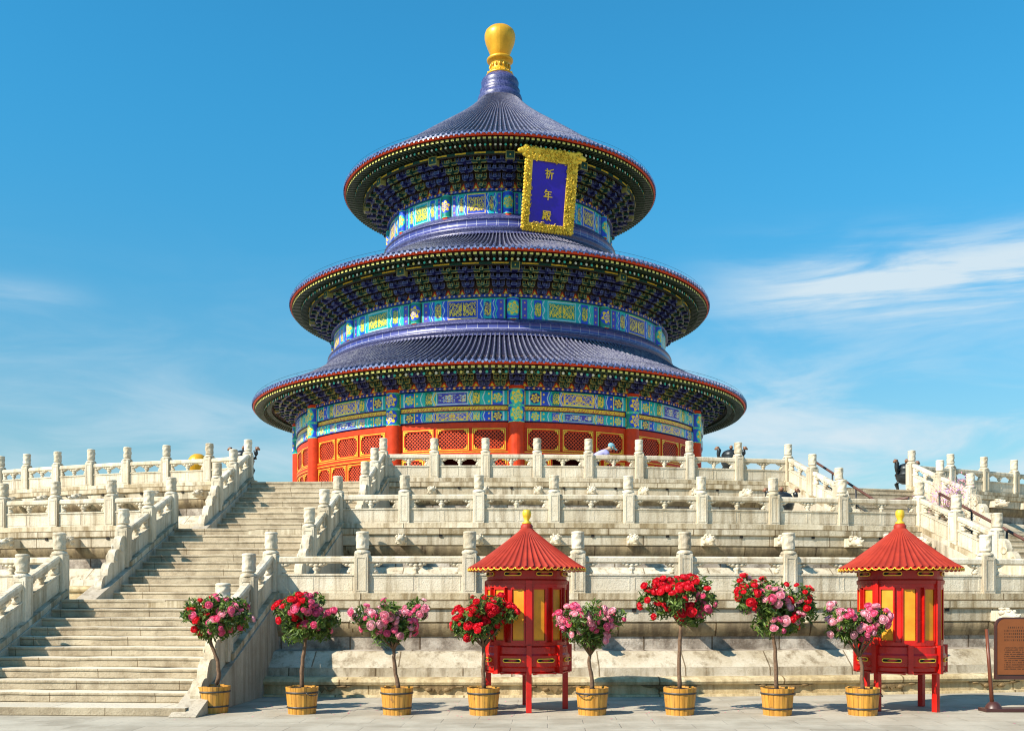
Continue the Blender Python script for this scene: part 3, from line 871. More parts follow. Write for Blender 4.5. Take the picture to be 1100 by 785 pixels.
def paint_drum(L, H, var=0):
    a, b = (C_BLUE, C_TEAL) if var % 2 == 0 else (C_TEAL, C_BLUE)
    c = Canvas(L, H, .024, b)
    for side in (0, 1):
        def X(v): return v if side == 0 else L - v
        def rc(p, q, z0, z1, col): c.rect(min(X(p), X(q)), max(X(p), X(q)), z0, z1, col)
        rc(0, L * .03, 0, H, C_LGREEN); rc(0, L * .012, 0, H, (.01, .01, .02))
        rc(L * .03, L * .09, 0, H, C_VIOLET); c.dots([X(L * .06)], [H * .2, H * .5, H * .8], .045, C_ORANGE)
        c.wave(X(L * .115), .10, .06, C_LGREEN, H * .5); c.wave(X(L * .14), .10, .04, C_WHITE, H * .5)
        rc(L * .165, L * .26, 0, H, a); c.ell(X(L * .212), H / 2, L * .04, H * .36, C_GREEN if a == C_BLUE else C_DBLUE)
        c.dragon(X(L * .212), H / 2, L * .075, H * .62, C_GOLD, 2 + side)
        c.wave(X(L * .28), .12, .05, C_WHITE, H * .5); c.wave(X(L * .30), .12, .07, C_TEAL if a == C_BLUE else C_BLUE, H * .5)
    x0, x1 = L * .325, L * .675
    c.rect(x0, x1, H * .06, H * .94, C_BLUE if var % 2 else C_TEAL); c.ring(x0, x1, H * .06, H * .94, .04, C_GOLD if var % 2 else C_WHITE)
    c.rect(x0 + .08, x1 - .08, H * .17, H * .83, C_DBLUE if var % 2 else C_GREEN)
    c.dragon(L / 2 - L * .08, H / 2, L * .145, H * .66, C_GOLD, 0, 1); c.dragon(L / 2 + L * .08, H / 2, L * .145, H * .66, C_GOLD, 0, -1)
    c.rect(0, L, 0, .04, C_DBLUE); c.rect(0, L, H - .05, H, C_LGREEN)
    return c
def paint_column(W, H, var=0):
    c = Canvas(W, H, .02, C_BLUE if var % 2 == 0 else C_GREEN)
    n = max(1, round(H / .85))
    for i in range(n):
        z = H * (i + .5) / n
        rosette(c, W / 2, z, min(W * .34, H / n * .42), C_GOLD, C_LGREEN if var % 2 == 0 else C_BLUE)
    for i in range(n + 1):
        z = H * i / n
        c.rect(0, W, z - .05, z + .05, C_LGREEN); c.dots(np.linspace(W * .15, W * .85, 4), [z], .03, C_GOLD)
    c.rect(0, .06, 0, H, C_DBLUE); c.rect(W - .06, W, 0, H, C_DBLUE)
    return c
def paint_strip(L, H):
    c = Canvas(L, H, .022, C_ORANGE)
    c.scrollwork(0, L, H * .15, H * .85, C_GOLD, 24, 0, .0); c.scrollwork(0, L, H * .15, H * .85, C_RED, 24, 1.5, .55)
    c.rect(0, L, 0, .025, C_RED); c.rect(0, L, H - .025, H, C_GOLD)
    return c
def paint_dots(L, H, n):
    c = Canvas(L, H, .03, C_DBLUE)
    for i in range(n):
        x = L * (i + .5) / n
        c.ell(x, H / 2, L / n * .30, H * .32, C_ORANGE if i % 2 else C_BLUE); c.ell(x, H / 2, L / n * .14, H * .18, C_GOLD)
    return c
def canvas_mesh(name, c, R, z0, bulge=0.0, flat_depth=0.10, colr=None, off=0.0):
    """wraps the canvas on the cylinder of radius R, centred on the -y side. colr: wrap on a column of this radius at distance R"""
    nx, ny = c.nx, c.ny
    A = (c.X - c.L / 2)
    Zn = c.Z / c.H
    if colr is None:
        r = R + bulge * np.sqrt(np.maximum(0, 1 - (2 * Zn - 1) ** 4)); a = A / R
        x = r * np.sin(a); y = -r * np.cos(a)
    else:
        a = A / colr
        x = colr * np.sin(a); y = -R - colr * np.cos(a)
    z = z0 + c.Z
    v = np.stack([x, y, z], -1).reshape(-1, 3)
    idx = np.arange((nx + 1) * (ny + 1)).reshape(ny + 1, nx + 1)
    f = np.stack([idx[:-1, :-1], idx[:-1, 1:], idx[1:, 1:], idx[1:, :-1]], -1).reshape(-1, 4)
    cols = c.c.reshape(-1, 3)
    # skirt running back so that the beam has depth
    rim = list(idx[0, :]) + list(idx[1:, -1]) + list(idx[-1, :-1][::-1]) + list(idx[1:-1, 0][::-1])
    rv = v[rim].copy(); rr = np.hypot(rv[:, 0], rv[:, 1]); k = (rr - flat_depth) / rr
    rv[:, 0] *= k; rv[:, 1] *= k
    nb = len(v); v = np.concatenate([v, rv]); cols = np.concatenate([cols, cols[rim] * .8])
    n = len(rim)
    sk = [[rim[(i + 1) % n], rim[i], nb + i, nb + (i + 1) % n] for i in range(n)]
    me = bpy.data.meshes.new(name)
    me.from_pydata(v.tolist(), [], f.tolist() + sk)
    at = me.attributes.new('Col', 'FLOAT_COLOR', 'POINT')
    at.data.foreach_set('color', np.concatenate([cols, np.ones((len(cols), 1))], 1).astype(np.float32).ravel())
    me.materials.append(M['painted'])
    sm = [colr is not None] * (nx * ny) + [False] * n
    me.polygons.foreach_set('use_smooth', sm); me.update()
    return me

# ------------------------------------------------------------------ the hall
HZ = FL[3]
hall = empty('round_hall', (CX, CY, 0.0))
tag(hall, 'round hall with three blue tiled roofs and red lattice doors on top of the terrace', 'hall')
COL0 = 4.5                                     # bearing of the front column
def hp(name, me, rz=0.0, parent=None, loc=None): return link(name, me, parent or hall, loc, rz)

# stylobate and interior
b = MB(); b.lathe([(9.0, HZ + .26), (13.1, HZ + .26), (13.1, HZ - .02)], 120, smooth=False); hp('plinth', b.mesh('plinth', [M['marble_wall']]))
b = MB(); b.lathe([(9.5, HZ + .2), (9.5, 12.0), (9.0, 12.0)], 72, mat=0); b.lathe([(11.9, 10.05), (9.0, 10.1)], 72); hp('interior_wall', b.mesh('interior_wall', [M['red_dark']]))
# drums (cores behind the painted beams)
def drum(R, z0, z1):
    b = MB(); b.lathe([(R, z0), (R, z1)], 120); hp('drum', b.mesh('drum', [M['dark']]))
drum(12.0, 10.1, 13.0); drum(9.75, 14.6, 19.0); drum(6.5, 21.0, 25.8)

# -- painted beams, columns
DB = 30
RC, r_c = 12.02, .40                            # lowest column ring
L1 = math.radians(30) * 12.1 - .80
meshes_low = []
for var in (0, 1):
    up = canvas_mesh('upper_beam', paint_beam(L1, .74, var), 12.08, 11.06, .05)
    st = canvas_mesh('gold_strip', paint_strip(L1, .20), 12.02, 10.83, .0)
    lo = canvas_mesh('lower_beam', paint_beam(L1, .52, var + 1), 12.06, 10.28, .05)
    cl = canvas_mesh('column_paint', paint_column(.40 * PI, 1.62, var), RC, 10.22, colr=r_c + .006)
    meshes_low.append((up, st, lo, cl))
pd = canvas_mesh('dotted_plate', paint_dots(math.radians(30) * 12.2, .14, 26), 12.16, 11.83, .0, .3)
RM, r_m = 9.86, .33
L2 = math.radians(30) * 9.9 - .66
mid_m = [(canvas_mesh('painted_beam', paint_drum(L2, 1.10, v), 9.93, 15.84, .0), canvas_mesh('column_paint', paint_column(r_m * PI, 1.10, v), RM - .05, 15.84, colr=r_m)) for v in (0, 1)]
pm_ = canvas_mesh('dotted_plate', paint_dots(math.radians(30) * 10, .15, 20), 10.08, 16.95, .0, .3)
RT_, r_t = 6.62, .30
L3 = math.radians(30) * 6.66 - .60
top_m = [(canvas_mesh('painted_beam', paint_drum(L3, 1.22, v), 6.66, 22.42, .0), canvas_mesh('column_paint', paint_column(r_t * PI, 1.22, v), RT_ - .05, 22.42, colr=r_t)) for v in (0, 1)]
pt_ = canvas_mesh('dotted_plate', paint_dots(math.radians(30) * 6.8, .14, 14), 6.80, 23.65, .0, .3)
b = MB(); b.lathe([(r_c, HZ + .36), (r_c, 12.0)], 24, c=(0, -RC)); b.lathe([(.62, HZ + .26), (.60, HZ + .30), (.48, HZ + .40), (.41, HZ + .42)], 24, c=(0, -RC)); COLM = b.mesh('column', [M['red']])
b = MB(); b.lathe([(r_m - .02, 15.3), (r_m - .02, 16.9)], 16, c=(0, -RM + .05)); COLM2 = b.mesh('column', [M['red']])
b = MB(); b.lathe([(r_t - .02, 21.9), (r_t - .02, 23.6)], 16, c=(0, -RT_ + .05)); COLM3 = b.mesh('column', [M['red']])
for i in range(12):
    a = R_(COL0 + 30 * i); am = R_(COL0 + 15 + 30 * i); v = i % 2
    o = hp('column', COLM, a); link('column_paint', meshes_low[v][3], o)
    o = hp('column', COLM2, a); link('column_paint', mid_m[v][1], o)
    o = hp('column', COLM3, a); link('column_paint', top_m[v][1], o)
    hp('upper_beam', meshes_low[v][0], am); hp('gold_strip', meshes_low[v][1], am); hp('lower_beam', meshes_low[v][2], am); hp('dotted_plate', pd, am)
    hp('painted_beam', mid_m[v][0], am); hp('dotted_plate', pm_, am)
    hp('painted_beam', top_m[v][0], am); hp('dotted_plate', pt_, am)

# -- facade bays: transom windows above lattice doors (flat coordinates, then bent on the circle)
RF = 11.95
LB = math.radians(30) * RF - .72
ZT0, ZT1 = 8.86, 9.98                           # transom row
ZD0, ZD1 = HZ + .42, 8.55                       # doors
def lattice(b, x0, x1, z0, z1, step, w, y0, y1, mat):
    """diagonal bars clipped to the rectangle"""
    W = x1 - x0; H = z1 - z0
    for sgn in (1, -1):
        k = -H
        while k < W:
            # line x = x0 + k + t, z = z0 + t (t 0..H)  (mirrored for the other direction)
            t0 = max(0, -k); t1 = min(H, W - k)
            if t1 - t0 > .03:
                pa = (x0 + k + t0, z0 + t0); pb = (x0 + k + t1, z0 + t1)
                if sgn < 0: pa = (x0 + x1 - pa[0], pa[1]); pb = (x0 + x1 - pb[0], pb[1])
                d = w / 2 * .7071
                q = [(pa[0] - d * sgn, pa[1] + d), (pa[0] + d * sgn, pa[1] - d), (pb[0] + d * sgn, pb[1] - d), (pb[0] - d * sgn, pb[1] + d)]
                q = [(min(max(x, x0), x1), min(max(z, z0), z1)) for x, z in q]
                yy = y0 - (.004 if sgn > 0 else 0)
                b.add([(x, yy, z) for x, z in q], [[0, 1, 2, 3] if sgn < 0 else [3, 2, 1, 0]], mat)
                n = 4
            k += step
def gold_corners(b, x0, x1, z0, z1, w, ln, y0, y1, mat):
    for (xa, sx) in ((x0, 1), (x1, -1)):
        for (za, sz) in ((z0, 1), (z1, -1)):
            b.box(xa, xa + sx * ln, y0, y1, za, za + sz * w, mat); b.box(xa, xa + sx * w, y0 - .001, y1, za + sz * w, za + sz * ln, mat)
def thin_frame(b, x0, x1, z0, z1, w, y0, y1, mat):
    b.box(x0, x1, y0, y1, z0, z0 + w, mat); b.box(x0, x1, y0, y1, z1 - w, z1, mat)
    b.box(x0, x0 + w, y0, y1, z0 + w, z1 - w, mat); b.box(x1 - w, x1, y0, y1, z0 + w, z1 - w, mat)
def window_meshes(w, z0, z1):
    """wood frame with recessed lattice and gold corner plates, centred on x=0; flat"""
    fr = MB(); fr.bend = None
    x0, x1 = -w / 2, w / 2
    for (a, b_, c_, d_) in ((x0, x1, z0, z0 + .12), (x0, x1, z1 - .12, z1), (x0, x0 + .12, z0 + .12, z1 - .12), (x1 - .12, x1, z0 + .12, z1 - .12)):
        fr.box(a, b_, -.06, .04, c_, d_, 0)
    thin_frame(fr, x0 + .03, x1 - .03, z0 + .03, z1 - .03, .035, -.068, -.058, 1)
    gold_corners(fr, x0 + .10, x1 - .10, z0 + .10, z1 - .10, .05, .17, -.075, -.055, 1)
    la = MB(); la.box(x0 + .1, x1 - .1, .02, .035, z0 + .1, z1 - .1, 1)
    lattice(la, x0 + .1, x1 - .1, z0 + .1, z1 - .1, .185, .042, -.022, 0, 0)
    return fr.mesh('transom_window', [M['red'], M['gold']]), la.mesh('lattice', [M['lattice_red'], M['red_dark']])
TW = (LB - .16) / 3
TWm = window_meshes(TW - .10, ZT0, ZT1)
DW = LB / 4
def door_meshes():
    w = DW - .03; x0, x1 = -w / 2, w / 2; zs = ZD0 + 1.25
    fr = MB()
    for (a, b_, c_, d_) in ((x0, x1, ZD1 - .14, ZD1), (x0, x1, zs - .10, zs + .06), (x0, x1, ZD0, ZD0 + .16), (x0, x0 + .13, ZD0 + .16, ZD1 - .14), (x1 - .13, x1, ZD0 + .16, ZD1 - .14)):
        if d_ - c_ < .2 and c_ == zs - .10: a += .13; b_ -= .13
        fr.box(a, b_, -.06, .03, c_, d_, 0)
    fr.box(x0 + .13, x1 - .13, -.025, .01, ZD0 + .16, zs - .10, 0)
    thin_frame(fr, x0 + .04, x1 - .04, ZD0 + .05, ZD1 - .05, .03, -.069, -.058, 1)
    thin_frame(fr, x0 + .20, x1 - .20, ZD0 + .30, zs - .24, .04, -.036, -.02, 1)
    gold_corners(fr, x0 + .115, x1 - .115, zs + .05, ZD1 - .125, .05, .2, -.076, -.055, 1)
    la = MB(); la.box(x0 + .12, x1 - .12, .012, .026, zs + .05, ZD1 - .13, 1)
    lattice(la, x0 + .12, x1 - .12, zs + .05, ZD1 - .13, .185, .042, -.022, 0, 0)
    return fr.mesh('lattice_door', [M['red'], M['gold']]), la.mesh('lattice', [M['lattice_red'], M['red_dark']])
DOm = door_meshes()
# rails of a bay, bent
rb = MB(); rb.bend = RF; x0, x1 = -LB / 2 - .1, LB / 2 + .1
for (za, zb, d) in ((ZT1, 10.24, .08), (ZD1, ZT0, .11)): rb.box(x0, x1, -d, .06, za, zb, 0, nx=12)
gs = MB(); gs.bend = RF; gs.box(x0, x1, -.12, .06, HZ + .26, ZD0, 0, nx=12); SILLm = gs.mesh('door_sill', [M['red']]); gs = MB(); gs.bend = RF; gs.box(x0, x1, -.125, -.105, ZT0 - .08, ZT0 - .05, 0, nx=12); GILT1 = gs.mesh('gilt_strip', [M['gold']]); gs = MB(); gs.bend = RF; gs.box(x0, x1, -.125, -.105, ZD1 + .05, ZD1 + .08, 0, nx=12); GILT2 = gs.mesh('gilt_strip', [M['gold']])
for i in range(4): xx = -LB / 2 + .08 + i * TW - .08; rb.box(xx - .03, xx + .13, -.05, .05, ZT0, ZT1, 0)
RAILm = rb.mesh('bay_rails', [M['red'], M['gold']])
OPEN = {11: (1, 2), 0: (1, 2), 1: ()}           # bays with opened door leaves
for i in range(12):
    am = COL0 + 15 + 30 * i; a = R_(am)
    hp('door_sill', SILLm, a); br_ = hp('bay_rails', RAILm, a); link('gilt_strip', GILT1, br_); link('gilt_strip', GILT2, br_)
    for j in range(3):
        x = -LB / 2 + .08 + TW * (j + .5); t = a + x / RF
        w = hp('transom_window', TWm[0], t, loc=(RF * math.sin(t), -RF * math.cos(t), 0)); link('lattice', TWm[1], w)
    for j in range(4):
        x = -LB / 2 + DW * (j + .5); t = a + x / RF
        if j in OPEN.get(i, ()):
            # leaf swung inwards
            side = -1 if j == 1 else 1
            hx = -LB / 2 + DW * (1 if j == 1 else 3); th = a + hx / RF
            rz = th + (R_(80) if j == 1 else -R_(80))
            px = RF * math.sin(th); py = -RF * math.cos(th)
            d = Vector((math.cos(rz), math.sin(rz))) * (DW / 2) * (1 if j == 1 else -1)
            o = hp('lattice_door', DOm[0], rz, loc=(px + d.x, py + d.y, 0)); link('lattice', DOm[1], o)
        else:
            o = hp('lattice_door', DOm[0], t, loc=(RF * math.sin(t), -RF * math.cos(t), 0)); link('lattice', DOm[1], o)

# -- bracket sets under the eaves
def arm(b, x0, x1, y, z, h, d, mc, mo):
    """boat shaped transverse arm with a pale outline on its face"""
    c = h * .55
    poly = [(x0, z + h), (x0, z + c), (x0 + c, z), (x1 - c, z), (x1, z + c), (x1, z + h)]
    b.prism([(p[0], p[1]) for p in poly][::-1], y - d / 2, y + d / 2, mo)
    cx = (x0 + x1) / 2; cz = z + h / 2; t = .022
    q = [(x + (t if x < cx else -t), zz + (t if zz < cz else -t)) for x, zz in poly]
    b.prism(q[::-1], y - d / 2 - .006, y - d / 2 + .002, mc)
def bracket_cluster(b, x, z0, h, out, width, col, big=False, steps=4):
    mc = 0 if col else 1; mo = 2 if col else 3
    mo2 = mo
    dz = h / steps; dy = out / steps
    for j in range(steps):
        y = -dy * j; z = z0 + dz * j
        ah = dz * .50
        wj = width * (.52 + .12 * j if not big else .62 + .10 * j)
        # outward going arm
        aw = .07 if not big else .13
        b.box(x - aw, x + aw, y - dy * 1.05, y + dy * .5, z + ah * .15, z + ah * .95, mc)
        b.box(x - aw - .012, x + aw + .012, y - dy * 1.05 - .02, y - dy * 1.05, z + ah * .05, z + ah * 1.0, mo)
        b.box(x - aw + .02, x + aw - .02, y - dy * 1.05 - .028, y - dy * 1.05 - .02, z + ah * .18, z + ah * .85, mc)
        arm(b, x - wj / 2, x + wj / 2, y, z + ah * .2, ah, .11, mc, mo)
        for q in (-1, 0, 1):                   # bearing blocks
            bx = x + q * (wj / 2 - .07)
            b.box(bx - .075, bx + .075, y - .075, y + .075, z + ah * 1.25, z + dz + ah * .18, mo)
            b.box(bx - .052, bx + .052, y - .081, y - .075, z + ah * 1.32, z + dz + ah * .1, mc)
def bracket_bay(R, z0, h, out, n):
    b = MB(); b.bend = R
    L = math.radians(30) * R
    pitch = L / n
    for k in range(n):
        bx = -L / 2 + pitch * (k + 0.0)
        bracket_cluster(b, bx, z0, h, out, pitch * 1.28, k % 2 == 0, big=(k == 0))
        # little red boards with gold flame between the clusters
        mx = bx + pitch / 2
        b.prism([(mx - pitch * .30, z0), (mx, z0 + h * .28), (mx + pitch * .30, z0)][::-1], .02, .05, 4)
        b.prism([(mx - pitch * .13, z0 + .03), (mx, z0 + h * .19), (mx + pitch * .13, z0 + .03)][::-1], .01, .02, 5)
    # tie beams (rings) at each step
    for j in (4,):
        y = -out * j / 4; z = z0 + h * j / 4
        b.box(-L / 2, L / 2, y - .035, y + .035, z - .02, z + .045, 6, nx=14)
    b.box(-L / 2, L / 2, .03, .10, z0, z0 + h * .9, 6, nx=14)
    # big box headed bracket over the column
    bx = -L / 2
    b.box(bx - .20, bx + .20, -out - .14, -out + .2, z0 + h * .78, z0 + h * 1.12, 3)
    b.box(bx - .165, bx + .165, -out - .15, -out - .14, z0 + h * .81, z0 + h * 1.09, 1)
    b.box(bx - .03, bx + .03, -out - .16, -out - .15, z0 + h * .92, z0 + h * .98, 5)
    # painted outer purlin
    b.box(-L / 2, L / 2, -out - .10, -out + .10, z0 + h * 1.00, z0 + h * 1.10, 1, nx=14)
    for q in range(4):
        qx = -L / 2 + L * (q + .5) / 4
        b.box(qx - L * .07, qx + L * .07, -out - .108, -out - .10, z0 + h * 1.02, z0 + h * 1.08, 5, nx=2)
    return b.mesh('bracket_set', [M['blue_p'], M['green_p'], M['outline_b'], M['outline'], M['red'], M['gold'], M['soffit']])
TIERS = [  # drum R, z0, h, out, clusters, eave R, eave tile h, roof inner profile, N tiles
    dict(R=12.16, z0=11.97, h=.92, out=1.15, n=8, RE=14.55, HE=12.66, N=288,
         prof=[(10.25, 15.02), (10.9, 14.52), (11.6, 14.08), (12.4, 13.64), (13.2, 13.25), (14.0, 12.90), (14.55, 12.68)]),
    dict(R=9.98, z0=17.10, h=1.10, out=1.30, n=7, RE=12.45, HE=18.66, N=252,
         prof=[(6.95, 21.35), (7.7, 20.82), (8.6, 20.32), (9.6, 19.83), (10.6, 19.38), (11.6, 18.98), (12.45, 18.68)]),
    dict(R=6.76, z0=23.79, h=1.28, out=1.30, n=5, RE=9.33, HE=25.66, N=204,
         prof=[(1.20, 31.82), (1.5, 31.42), (1.95, 30.98), (2.5, 30.52), (3.2, 29.98), (4.1, 29.33), (5.2, 28.52), (6.4, 27.62), (7.6, 26.78), (8.6, 26.08), (9.33, 25.68)])]
def roof_mesh(prof, N, RE):
    prof = [(r, z) for r, z in prof]
    # densify
    P = []
    for (r0, z0), (r1, z1) in zip(prof, prof[1:]):
        for k in range(3): t = k / 3; P.append((r0 + (r1 - r0) * t, z0 + (z1 - z0) * t))
    P.append(prof[-1]); n = len(P)
    rr = np.array([p[0] for p in P]); zz = np.array([p[1] for p in P])
    dr = np.gradient(rr); dz_ = np.gradient(zz); ln = np.hypot(dr, dz_); nr, nz = -dz_ / ln, dr / ln
    if nz[0] < 0: nr, nz = -nr, -nz
    shp = [(0.0, -.1), (.27, -.2), (.32, .38), (.39, .85), (.50, 1.08), (.61, .85), (.68, .38), (.73, -.2)]
    m = len(shp); A = []; Hh = []
    for i in range(N):
        for s_, h in shp: A.append((i + s_) / N * 2 * PI); Hh.append(h)
    A = np.array(A); Hh = np.array(Hh)
    pitch = 2 * PI * rr / N
    hgt = np.minimum(pitch * .40, .13)
    X = (rr[None, :] + nr[None, :] * Hh[:, None] * hgt[None, :])
    Z = zz[None, :] + nz[None, :] * Hh[:, None] * hgt[None, :]
    x = X * np.sin(A)[:, None]; y = -X * np.cos(A)[:, None]
    v = np.stack([x, y, Z], -1).reshape(-1, 3)
    T = len(A); idx = np.arange(T * n).reshape(T, n); nxt = np.roll(idx, -1, 0)
    f = np.stack([idx[:, :-1], idx[:, 1:], nxt[:, 1:], nxt[:, :-1]], -1).reshape(-1, 4)
    me = bpy.data.meshes.new('tiled_roof'); me.from_pydata(v.tolist(), [], f.tolist())
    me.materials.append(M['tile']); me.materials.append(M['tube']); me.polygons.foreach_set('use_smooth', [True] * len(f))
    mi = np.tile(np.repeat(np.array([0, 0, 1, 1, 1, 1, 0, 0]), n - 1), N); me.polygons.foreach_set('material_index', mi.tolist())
    uv = me.uv_layers.new(name='UVMap')
    L = np.concatenate([[0], np.cumsum(np.hypot(np.diff(rr), np.diff(zz)))])
    V = np.tile(L, T); U = np.repeat(A * 8, n); fi = f.ravel()
    uv.data.foreach_set('uv', np.stack([U[fi], V[fi]], -1).astype(np.float32).ravel())
    me.update(); return me
def eave_tiles_mesh(N, RE, HE):
    """round tile ends, nail caps and drip tiles round the rim"""
    b = MB(); pitch = 2 * PI * RE / N; r = pitch * .26
    for i in range(N):
        a = (i + .5) / N * 2 * PI
        b.M = Matrix.Rotation(a, 4, 'Z')
        # tube end
        seg = 8
        vs = [(r * math.cos(2 * PI * k / seg), -RE - .05, HE + .045 + r * math.sin(2 * PI * k / seg)) for k in range(seg)]
        vs += [(v_[0], -RE + .12, v_[2] + .05) for v_ in vs]
        b.add(vs, [list(range(seg))] + [[k, k + seg, (k + 1) % seg + seg, (k + 1) % seg] for k in range(seg)], 0, False)
        b.ball((0, -RE + .10, HE + .045 + r + .055), (.038, .038, .045), 1, nu=5, nv=3)
        # drip tile between
        b.M = Matrix.Rotation(a + PI / N, 4, 'Z')
        b.add([(-pitch * .26, -RE - .03, HE + .03), (-pitch * .18, -RE - .035, HE - .05), (0, -RE - .04, HE - .10), (pitch * .18, -RE - .035, HE - .05), (pitch * .26, -RE - .03, HE + .03)], [[0, 1, 2, 3, 4]], 0, False)
    b.M = Matrix.Identity(4)
    return b.mesh('eave_tiles', [M['tile_end'], M['outline_b']])
def rafters_mesh(N, RE, HE, Rin, Hin):
    b = MB(); pitch = 2 * PI * RE / N
    sl = (Hin - (HE - .35)) / (RE - Rin)
    for i in range(N):
        b.M = Matrix.Rotation((i + .5) / N * 2 * PI, 4, 'Z')
        w = pitch * .27
        # square flying rafters
        y0, y1 = -RE + .14, -RE + 1.05; za = HE - .27
        vs = [(-w, y0, za), (w, y0, za), (w, y0, za + .11), (-w, y0, za + .11), (-w, y1, za + .10), (w, y1, za + .10), (w, y1, za + .21), (-w, y1, za + .21)]
        b.add(vs, [[0, 4, 5, 1], [0, 3, 7, 4], [1, 5, 6, 2]], 0); b.add([vs[0], vs[1], vs[2], vs[3]], [[0, 1, 2, 3]], 1)
        # round eave rafters
        r = w * .85; y0, y1 = -RE + .62, -Rin + .1; za = HE - .36; zb = Hin + .02
        seg = 6; r2 = r * (Rin / RE)
        vs = [(r * math.cos(2 * PI * k / seg), y0, za + r * math.sin(2 * PI * k / seg)) for k in range(seg)] + [(r2 * math.cos(2 * PI * k / seg), y1, zb + r2 * math.sin(2 * PI * k / seg)) for k in range(seg)]
        b.add(vs, [[k, k + seg, (k + 1) % seg + seg, (k + 1) % seg] for k in range(seg)], 0, True); b.add(vs[:seg], [list(range(seg))], (2, 3, 1, 2, 3)[i % 5])
    b.M = Matrix.Identity(4)
    return b.mesh('eave_rafters', [M['rafter'], M['rafter_end'], M['rafter_end_w'], M['turq']])
for T in TIERS:
    R, z0, h, out, n, RE, HE, N = (T[k] for k in ('R', 'z0', 'h', 'out', 'n', 'RE', 'HE', 'N'))
    bm_ = bracket_bay(R, z0, h, out, n)
    for i in range(12): hp('bracket_set', bm_, R_(COL0 + 15 + 30 * i))
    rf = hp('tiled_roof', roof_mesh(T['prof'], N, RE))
    link('eave_tiles', eave_tiles_mesh(N, RE, HE), rf)
    # red fascia below the tiles
    b = MB(); b.lathe([(RE - .02, HE - .01), (RE - .02, HE - .12), (RE - .10, HE - .125)], 180)
    link('red_fascia', b.mesh('red_fascia', [M['red'], M['gold']]), rf)
    Rin = R + out + .05; Hin = z0 + h * 1.12 + .08
    # boarding above the rafters and the solid underside of the roof
    b = MB(); b.lathe([(RE - .08, HE - .17), (RE - 1.0, HE - .08), (Rin, Hin + .12), (R - .3, Hin + .16)], 180)
    hp('soffit', b.mesh('soffit', [M['soffit']]))
    ra = hp('eave_rafters', rafters_mesh(N, RE, HE, Rin, Hin)); ra['kind'] = 'stuff'
    # lightning wire on little stays just above the rim
    b = MB(); nn = 96
    b.lathe([(RE - .10 + .007 * math.cos(t), HE + .36 + .007 * math.sin(t)) for t in np.linspace(0, 2 * PI, 5)], 180)
    for i in range(48):
        b.M = Matrix.Rotation(i / 48 * 2 * PI, 4, 'Z'); b.tube([(0, -RE + .35, HE + .2), (0, -RE + .10, HE + .36)], .006, 4)
    b.M = Matrix.Identity(4)
    hp('lightning_wire', b.mesh('lightning_wire', [M['iron']]))
# -- glazed ledges where each roof meets the drum above
def ledge(R, zt, zb):
    H = zt - zb
    b = MB(); b.lathe([(R - .35, zt), (R - .20, zt), (R - .12, zt - H * .10), (R + .02, zt - H * .22), (R + .05, zt - H * .30)], 180, mat=0)
    b.lathe([(R + .05, zt - H * .30), (R - .02, zt - H * .34), (R - .02, zt - H * .62), (R + .08, zt - H * .66)], 180, mat=1)
    b.lathe([(R + .08, zt - H * .66), (R + .16, zt - H * .72), (R + .16, zt - H * .82), (R + .08, zt - H * .88), (R + .10, zt - H * 1.0), (R + .3, zt - H * 1.1)], 180, mat=0)
    hp('glazed_ledge', b.mesh('glazed_ledge', [M['ledge'], M['ledge_brick']]))
ledge(10.25, 15.86, 14.98); ledge(6.95, 22.44, 21.32)

# -- finial
b = MB(); b.lathe([(1.34, 32.05), (1.36, 32.20), (1.30, 32.38), (1.20, 32.46), (1.16, 32.60), (1.22, 32.72), (1.10, 32.80), (1.12, 33.0), (1.14, 33.22), (1.08, 33.36), (.95, 33.46), (.86, 33.58), (.5, 33.62)], 48)
fb = hp('finial_base', b.mesh('finial_base', [M['ledge']]), loc=(0, 0, -.40))
b = MB(); b.lathe([(.0, 33.60), (.84, 33.60), (.80, 33.72), (.66, 33.86), (.62, 33.90), (.58, 34.05), (.57, 34.30), (.60, 34.42), (.72, 34.46), (.80, 34.54), (.80, 34.62), (.72, 34.70), (.56, 34.74)], 40)
for i in range(16):
    a = i / 16 * 2 * PI; b.ball((.6 * math.sin(a), -.6 * math.cos(a), 34.16), (.07, .07, .13), nu=6, nv=4)
    b.ball((.74 * math.sin(a), -.74 * math.cos(a), 33.74), (.09, .09, .07), nu=6, nv=4)
hp('finial_neck', b.mesh('finial_neck', [M['gold_ball']]), loc=(0, 0, -.38))
b = MB(); b.lathe([(.50, 34.72), (.56, 34.80), (.66, 35.05), (.78, 35.35), (.88, 35.62), (.935, 35.86), (.93, 36.08), (.86, 36.28), (.70, 36.44), (.45, 36.55), (.2, 36.59), (0, 36.60)], 40)
hp('finial_ball', b.mesh('finial_ball', [M['gold_ball']]), loc=(0, 0, -.34))

